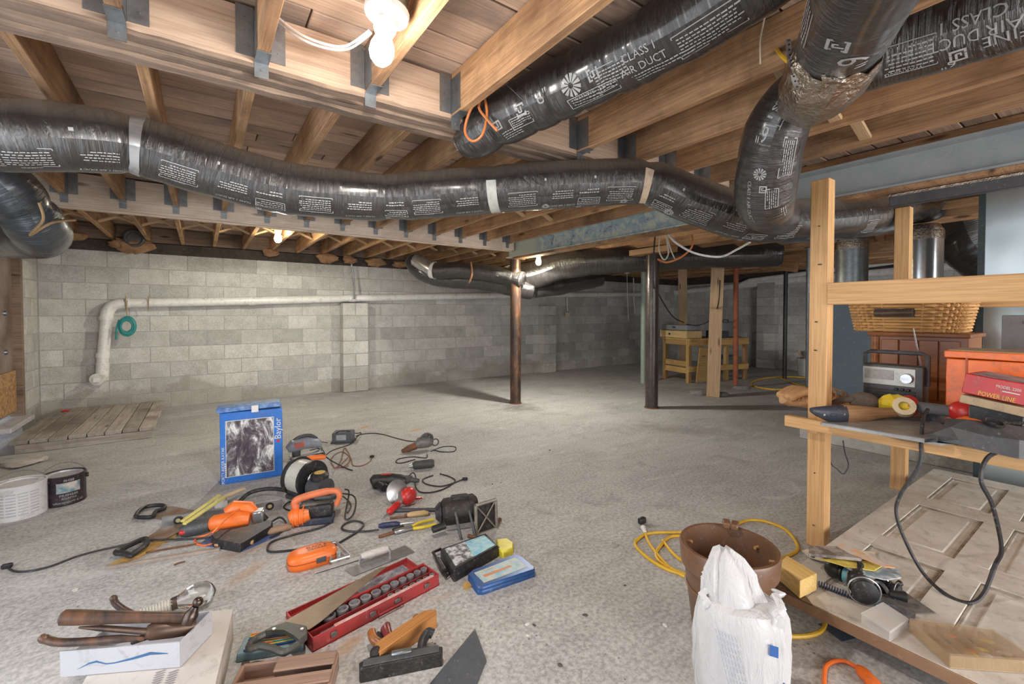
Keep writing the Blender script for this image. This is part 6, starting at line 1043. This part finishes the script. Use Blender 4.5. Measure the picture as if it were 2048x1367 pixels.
# planes and slate sheet
T = G('wooden_hand_plane', 'orange-brown hand plane lying on its side', 'hand plane', (758, 1338), (872, 1252)); ln = (F(872, 1252)-F(758, 1338)).length; OW = wood('plane_wood', (.60, .27, .08), (.38, .15, .035), .05, .45)
T.part('body', MB().prism([(0, 0), (ln, 0), (ln+.01, .012), (ln*.9, .045), (ln*.55, .04), (ln*.4, .05), (.02, .05)], 0, .062, bev=.004), OW); T.part('sole', MB().box((ln*.5, -.003, .033), (ln*1.0, .006, .066), bev=.002), OW)
T.part('tote', MB().tube(spline([(.05, .05, .035), (.04, .085, .045), (.055, .12, .05)], 5), .016, 10), REDW); T.part('blade_cap', MB().tube([(.08, .05, .04), (.10, .095, .045), (.12, .11, .045)], [.018, .02, .012], 10), mat('dark_red_cap', (.20, .03, .03), None, 9, .3)); T.part('iron', MB().box((.085, .07, .035), (.04, .06, .004), Matrix.Rotation(.2, 4, 'Z')), IRON); T.part('front_knob', MB().ell((ln*.83, .06, .03), (.018, .02, .018)), REDW)
T = G('iron_block_plane', 'black iron block plane with round knob at the bottom edge', 'hand plane', (720, 1366), (884, 1332)); ln = (F(884, 1332)-F(720, 1366)).length; T.part('body', MB().prism([(0, 0), (ln, .0), (ln+.006, .03), (ln*.8, .05), (.03, .05), (-.005, .03)], 0, .05, bev=.003), IRON); T.part('sole_plate', MB().box((ln/2, .02, .052), (ln*.94, .03, .004), bev=.001), DGREY)
T.part('round_knob', MB().ell((.05, .065, .045), (.022, .022, .022)), IRON); T.part('tote', MB().tube(spline([(ln*.75, .04, .03), (ln*.78, .08, .045), (ln*.86, .105, .055), (ln*.92, .10, .05)], 5), .017, 10), BLACK); T.part('lever_cap', MB().box((ln*.5, .03, .058), (.07, .022, .012), bev=.004), STEEL)
T = G('slate_sheet', 'pointed dark slate sheet at the bottom edge', 'sheet', (900, 1360), (950, 1262)); pxprism(T, 'sheet', [(950, 1257), (973, 1319), (954, 1366), (930, 1410), (850, 1378)], .0, .006, mat('slate', (.075, .085, .10), (.05, .058, .07), 12, .55), .001, .004)
# lower cardboard box with white carton of hammers
zl = .12; pl_ = [(466, 1217), (428, 1378), (150, 1392), (238, 1240)]; c = F(330, 1300, zl); T = Th('cardboard_box', 'worn white cardboard box under the carton of hammers', 'box', V((c.x, c.y, 0)), F(430, 1290, 0)); pxprism(T, 'body', pl_, 0, zl-.002, mat('worn_card', (.62, .56, .51), (.30, .26, .22), 10, .8, stretch=(1, 1, 6)), .002, zl); pxprism(T, 'top_sheet', pl_, zl-.002, zl, mat('cream_card', (.60, .565, .53), (.52, .48, .45), 5, .6), 0, zl)
mb = MB()
for k_ in range(6):
    for j_ in range(2): a, e = T.l(312+j_*26-k_*2, 1345+k_*5, zl+.0008), T.l(332+j_*26-k_*2, 1338+k_*5, zl+.0008); s_ = V((0, .004, 0)); mb.add([a-s_, e-s_, e+s_, a+s_], [(0, 1, 2, 3)])
T.part('printed_bars', mb, mat('grey_bars', (.30, .28, .30), None, 9, .6), kind='stuff')
z0 = zl+.002; A, B, C = F(122, 1352, z0), F(361, 1332, z0), F(423, 1266, z0); T = Th('white_carton', 'open white carton holding hammers', 'carton', A, B); lx = (B-A).length; q = T.L(C); hh = .080; CT = mat('white_carton_card', (.50, .50, .53), (.45, .45, .48), 5, .55)
Dd = V((q.x-lx, q.y, 0)); 
def wallp(p, r, h0, h1, nm='side_wall'):
    p, r = V(p), V(r); d_ = (r-p); n1 = V((-d_.y, d_.x, 0)).normalized()*.0025; T.part(nm, MB().loft([[p-n1, p+n1, p+n1+V((0, 0, h0)), p-n1+V((0, 0, h0))], [r-n1, r+n1, r+n1+V((0, 0, h1)), r-n1+V((0, 0, h1))]]), CT, smooth=False)
wallp((0, 0, 0), (lx, 0, 0), hh, hh); wallp((lx, 0, 0), V((lx, 0, 0))+Dd, hh, hh); wallp(V((lx, 0, 0))+Dd, Dd, hh, hh*.8); wallp(Dd, (0, 0, 0), hh*.5, hh*.7)
T.part('base', MB().prism([(0, 0), (lx, 0), (lx+Dd.x, Dd.y), (Dd.x, Dd.y)], 0, .003), CT)
st = [(lx*.14, .020), (lx*.24, .036), (lx*.30, .040), (lx*.38, .030), (lx*.45, .031), (lx*.60, .040), (lx*.75, .052), (lx*.90, .047)]; wv = [.0006, .004, .005, .003, .003, .006, .008, .002]
P_ = [(x, z+w0*.6) for (x, z), w0 in zip(st, wv)]+[(x, z-w0*.6) for (x, z), w0 in zip(st[::-1], wv[::-1])]
decal(T, 'printed_tool', [('p', [P_[i], P_[i+1], P_[len(P_)-2-i], P_[len(P_)-1-i]]) for i in range(len(st)-1)], mat('brush_blue', (.04, .20, .46), (.03, .06, .12), 5, .5), Matrix.Translation((0, -.0032, 0)) @ Matrix.Rotation(math.pi/2, 4, 'X'))
HW = mat('grimy_handle', (.15, .07, .035), (.028, .022, .024), 9, .4, contrast=.18, stretch=(3, 1, 1), dirt=.1)
def dtool(name, label, cat, p): return Th(name, label, cat, p)
T = dtool('ball_peen_hammer', 'ball-peen hammer lying across the top of the white carton', 'hammer', D(300, 1235, 1.45)); h0, h1 = D(120, 1234, 1.36), D(372, 1233, 1.47)
T.part('handle', MB().tube([T.L(h0.lerp(h1, t)) for t in (0, .02, .12, .4, .7, 1)], [.014, .0215, .022, .019, .0165, .0165], 14), HW)
k0, k1 = D(396, 1203, 1.475), D(374, 1246, 1.455); up = (k0-k1).normalized(); T.part('head', MB().tube([T.L(k1), T.L(k1+up*.012), T.L(k1.lerp(k0, .45)), T.L(k1.lerp(k0, .62)), T.L(k1.lerp(k0, .78))], [.019, .021, .021, .014, .011], 16), mat('dark_forged', (.12, .08, .06), (.05, .04, .04), 12, .3, .8)); T.part('ball', MB().ell((0, 0, 0), (.0155, .0155, .0155), Matrix.Translation(T.L(k0))), MATS['dark_forged'])
T = dtool('mallet', 'brown hammer head with thin handle inside the white carton', 'hammer', D(330, 1262, 1.44)); m0, m1 = D(292, 1263, 1.42), D(388, 1250, 1.50); T.part('head', MB().tube([T.L(m0), T.L(m0.lerp(m1, .12)), T.L(m0.lerp(m1, .6)), T.L(m1)], [.018, .026, .028, .026], 14), mat('rust_brown_steel', (.16, .085, .05), (.05, .036, .032), 14, .4, .4, dirt=.1)); T.part('shaft', MB().tube([T.L(D(158, 1254, 1.40)), T.L(D(200, 1255, 1.41)), T.L(D(296, 1262, 1.425))], [.003, .009, .010], 10), MATS['rust_brown_steel'])
T = dtool('pincers', 'dark curved pincer handle resting on the front of the carton', 'pincers', D(200, 1275, 1.40)); P = spline([D(79, 1272, 1.35), D(92, 1278, 1.355), D(120, 1284, 1.36), D(180, 1282, 1.38), D(240, 1277, 1.40), D(290, 1276, 1.42)], 5); T.part('handle', MB().tube([T.L(p) for p in P], [.006, .009, .011, .012, .013]+[.012]*(len(P)-10)+[.010, .009, .008, .008, .007], 10), HW); T.part('jaw', MB().box(T.L(D(282, 1276, 1.42)), (.05, .02, .016), bev=.004), IRON)
T = dtool('pincers', 'dark hooked handle tip rising behind the hammer handle', 'pincers', D(240, 1205, 1.5)); P = spline([D(227, 1196, 1.50), D(231, 1206, 1.50), D(245, 1217, 1.5), D(262, 1226, 1.5)], 5); T.part('handle', MB().tube([T.L(p) for p in P], .010, 10), HW); T.part('tip', MB().ell((0, 0, 0), (.011, .011, .011), Matrix.Translation(T.L(P[0]))), HW)
# glass trouble-light bulb
g0, g1 = F(350, 1206, .05), F(432, 1180, .05); T = Th('glass_flask', 'large clear glass bulb with wire-wrapped neck behind the hammer carton', 'glass bulb', V((g0.x, g0.y, 0)), V((g1.x, g1.y, 0))); ln = (g1-g0).length
prof = [(0, .022), (.12, .028), (.30, .042), (.55, .052), (.78, .047), (.93, .028), (1.0, .006)]
T.part('glass', MB().tube([(ln*t, 0, .053) for t, r in prof], [r for t, r in prof], 24), GLASS); T.part('collar', MB().tube([(-.012, 0, .05), (.008, 0, .052)], .025, 16), mat('dark_brass', (.14, .10, .08), None, 9, .4, .6))
T.part('neck', MB().tube([(-.17, 0, .035), (-.12, 0, .043), (-.01, 0, .05)], [.012, .019, .021], 14), WHITE)
T.part('wound_wire', MB().tube([(-.11+.10*i/120, .0225*math.cos(i*.55), .0435+.007*i/120+.0225*math.sin(i*.55)) for i in range(121)], .0028, 5), mat('ivory_wire', (.72, .68, .60), None, 9, .6)); T.part('tail_wire', MB().tube(spline([(-.11, 0, .03), (-.18, .01, .02), (-.22, .03, .012)], 5), .006, 6), MATS['ivory_wire'])
# ------------------------------------------------------------------ far workbench and what stands near it
b0 = F(1326, 756); b1 = F(1377, 766); T = Th('workbench', 'small wooden workbench behind the dark column', 'workbench', b0, b1); BW = wood('bench_wood', (.62, .40, .16), (.40, .22, .07), .18, .7); w_ = (b1-b0).length; dp = .95; ht = .80
for (x, y) in ((.03, .03), (w_-.03, .03), (.03, dp-.03), (w_-.03, dp-.03)): board('leg', T.W @ V((x, y, 0)), T.W @ V((x, y, ht-.03)), .09, .06, BW, T.o)
for z in (.22, .34): board('lower_rail', T.W @ V((0, .0, z)), T.W @ V((w_, .0, z)), .03, .10, BW, T.o)
board('upper_rail', T.W @ V((0, .0, ht-.07)), T.W @ V((w_, .0, ht-.07)), .03, .1, BW, T.o); board('side_rail', T.W @ V((w_, 0, ht-.07)), T.W @ V((w_+.0, dp+.5, ht-.07)), .03, .12, BW, T.o); board('side_rail', T.W @ V((w_, 0, .25)), T.W @ V((w_, dp+.5, .25)), .03, .10, BW, T.o)
for k_ in range(6): board('top_plank', T.W @ V((-.03, .09+.24*k_, ht-.015)), T.W @ V((w_+.05, .09+.24*k_, ht-.015)), .23, .03, BW, T.o)
board('leg', T.W @ V((w_-.03, dp+.45, 0)), T.W @ V((w_-.03, dp+.45, ht-.03)), .09, .06, BROWNW, T.o)
WB = T
p = T.W @ V((w_*.42, .16, ht)); T = Th('pine_box', 'pale wooden drawer box on the front of the far workbench', 'drawer', p, T.W @ V((w_, .16, ht))); T.part('box', MB().box((0, 0, .07), (w_*1.05, .36, .13), bev=.004), wood('pale_pine', (.76, .56, .28), (.60, .40, .16), .05)); T.part('knob', MB().cyl((-.08, -.18, .07), (-.08, -.20, .07), .018, n=12), BLACK)
p = WB.W @ V((w_*.42, .16, ht+.137)); T = Th('grey_tool_case', 'flat grey tool case on top of the pale drawer box', 'tool case', p, WB.W @ V((w_, .16, ht))); T.part('case', MB().box((0, 0, .055), (w_*1.0, .30, .10), bev=.012, seg=2), mat('grey_case', (.30, .31, .33), (.22, .23, .25), 9, .5)); T.part('clasp', MB().box((0, -.155, .06), (.08, .012, .03), bev=.003), DGREY)
p = WB.W @ V((w_*.95, .70, ht)); T = Th('bench_radio', 'small dark stereo at the back of the far workbench', 'radio', p, WB.W @ V((w_*2, .70, ht))); T.part('body', MB().box((0, 0, .07), (.36, .2, .13), bev=.006), DGREY); T.part('display', MB().box((0, -.102, .08), (.2, .004, .06)), BLACK); T.part('knob', MB().cyl((.14, -.1, .07), (.14, -.12, .07), .02, n=12), SILVER)
p = WB.W @ V((w_+.09, .25, 0)); T = Th('plywood_offcut', 'tan plywood offcut leaning on the far workbench', 'board', p, WB.W @ V((w_+.09, 1.3, 0))); T.part('sheet', MB().box((.0, 0, .34), (.34, .018, .62), Matrix.Rotation(math.radians(8), 4, 'X')), BW)
p = F(1450, 745); T = Th('stacking_chair', 'grey moulded seat stacked upside down behind the leaning post', 'chair', p, F(1470, 745)); GP = mat('grey_moulded', (.17, .18, .20), (.11, .115, .13), 9, .45)
T.part('seat', MB().box((0, 0, .34), (.42, .40, .06), bev=.025, seg=3), GP); T.part('backrest', MB().box((0, .17, .16), (.40, .04, .30), bev=.018, seg=2), GP); T.part('lower_shell', MB().box((0, -.02, .22), (.36, .05, .34), bev=.02, seg=2), GP)
for x, y in ((-.17, -.15), (.17, -.15), (-.17, .15), (.17, .15)): T.part('leg', MB().tube([(x, y, 0), (x, y, .35)], .014, 8), STEEL)
T = Th('grey_suitcase', 'grey hard case standing on the stacked seat', 'case', p+V((0, 0, .62)), F(1470, 745)+V((0, 0, .62)))
T.part('shelf', MB().box((0, 0, -.02), (.55, .36, .03)), BW); T.part('shell', MB().box((0, 0, .23), (.36, .18, .46), bev=.03, seg=3), GP); T.part('handle', MB().tube([(-.06, 0, .46), (-.05, 0, .50), (.05, 0, .50), (.06, 0, .46)], .012, 8), BLACK); 
for x in (-.25, .25): T.part('stand_leg', MB().tube([(x, 0, -.62), (x, 0, -.03)], .016, 8), DGREY)
T = Th('yellow_hose', 'yellow hose coiled on the floor by the black pole', 'hose', F(1560, 765)); cord(T, 'coil', fl([(1640, 757), (1580, 753), (1530, 756), (1503, 764), (1510, 772), (1545, 778), (1600, 777), (1640, 776)], .012), .012, YEL, 8); cord(T, 'coil', fl([(1560, 755), (1580, 763), (1605, 772), (1625, 774)], .012), .012, YEL, 8)
p = F(1612, 752); T = Th('white_bin', 'tall off-white bin with clutter behind the grey pole', 'bin', p, F(1640, 752)); T.part('shell', MB().lathe([(.12, 0), (.13, .01), (.17, .36), (.165, .36), (.12, .02)], 20), mat('offwhite_bin', (.52, .52, .48), None, 9, .5)); T.part('inner_can', MB().cyl((.02, 0, .1), (.02, 0, .50), .11, n=18), SILVER); T.part('stick', MB().tube([(-.05, 0, .35), (-.2, -.02, .52)], .014, 8), TAN)
p = F(1618, 770); T = Th('navy_board', 'dark blue panel hung on the grey pole', 'panel', p+V((0, 0, .22)), F(1640, 768)+V((0, 0, .22))); T.part('panel', MB().box((.02, -.1, .16), (.16, .03, .36), Matrix.Rotation(.25, 4, 'Y'), bev=.004), mat('navy_panel', (.03, .06, .10), None, 9, .4)); T.part('pouch', MB().ell((.03, -.1, -.03), (.09, .05, .07)), BLACK)
RK2 = mat('grey_stone', (.30, .29, .28), (.17, .165, .16), 9, .9, bump=.5)
for px, py, s_, lab in ((1400, 789, 1.0, 'flat grey stone left of the leaning timber post'), (1440, 790, .6, 'small grey stone right of the leaning timber post'), (1480, 777, .7, 'thin grey stone slab at the foot of the red pole')):
    p = F(px, py); rings = [[V((s_*.20*r*math.cos(b_)*random.uniform(.8, 1.1), s_*.12*r*math.sin(b_)*random.uniform(.8, 1.1), z*s_)) for b_ in [2*math.pi*k_/11 for k_ in range(11)]] for r, z in ((1, 0), (1.05, .03), (.9, .07), (.5, .085))]; solo('stone', lab, 'stone', MB().loft(rings), RK2, frame(p, F(px+20, py)), smooth=False)
T = wire('lamp_flex', 'thin dark flex hanging from the ceiling down to the far workbench', [D(1310, 470, 5.4), D(1306, 560, 5.5), D(1318, 590, 6.4), D(1345, 632, 7.8), D(1368, 645, 8.05)], .010, BLKC, 'cord')
wire('lamp_flex', 'thin dark flex drooping from the leaning post to the bench case', [D(1440, 560, 6.6), D(1436, 610, 6.6), D(1420, 640, 7.2), D(1395, 650, 8.0), D(1372, 648, 8.05)], .009, BLKC, 'cord')
# small debris on the slab
random.seed(77); CH = [mat('plaster_chip', (.72, .70, .67), None, 9, .8), mat('dark_chip', (.10, .085, .07), None, 9, .8)]
for k_, (px, py) in enumerate(((1055, 1248), (1068, 1250), (595, 1228), (870, 1060), (1002, 965), (985, 968), (1010, 1003), (1100, 900), (300, 1240), (150, 1180), (1170, 1230), (1250, 1170), (1055, 1270), (905, 1010), (1120, 1330), (1330, 1250))):
    p = F(px, py); s_ = random.uniform(.006, .013); solo('debris_chip', ('pale plaster chip' if k_ % 3 == 0 else 'small dark chip')+' lying on the bare concrete floor', 'debris', MB().loft([[V((s_*r*math.cos(b_)*random.uniform(.6, 1.3), s_*r*math.sin(b_)*random.uniform(.5, 1), z)) for b_ in [2*math.pi*j_/7 for j_ in range(7)]] for r, z in ((1, 0), (.9, s_*.35), (.4, s_*.5))]), CH[0 if k_ % 3 == 0 else 1], frame(p, F(px+10, py+random.randint(-8, 8))), 'plaster chips on the floor' if k_ % 3 == 0 else 'dark chips on the floor', smooth=False)
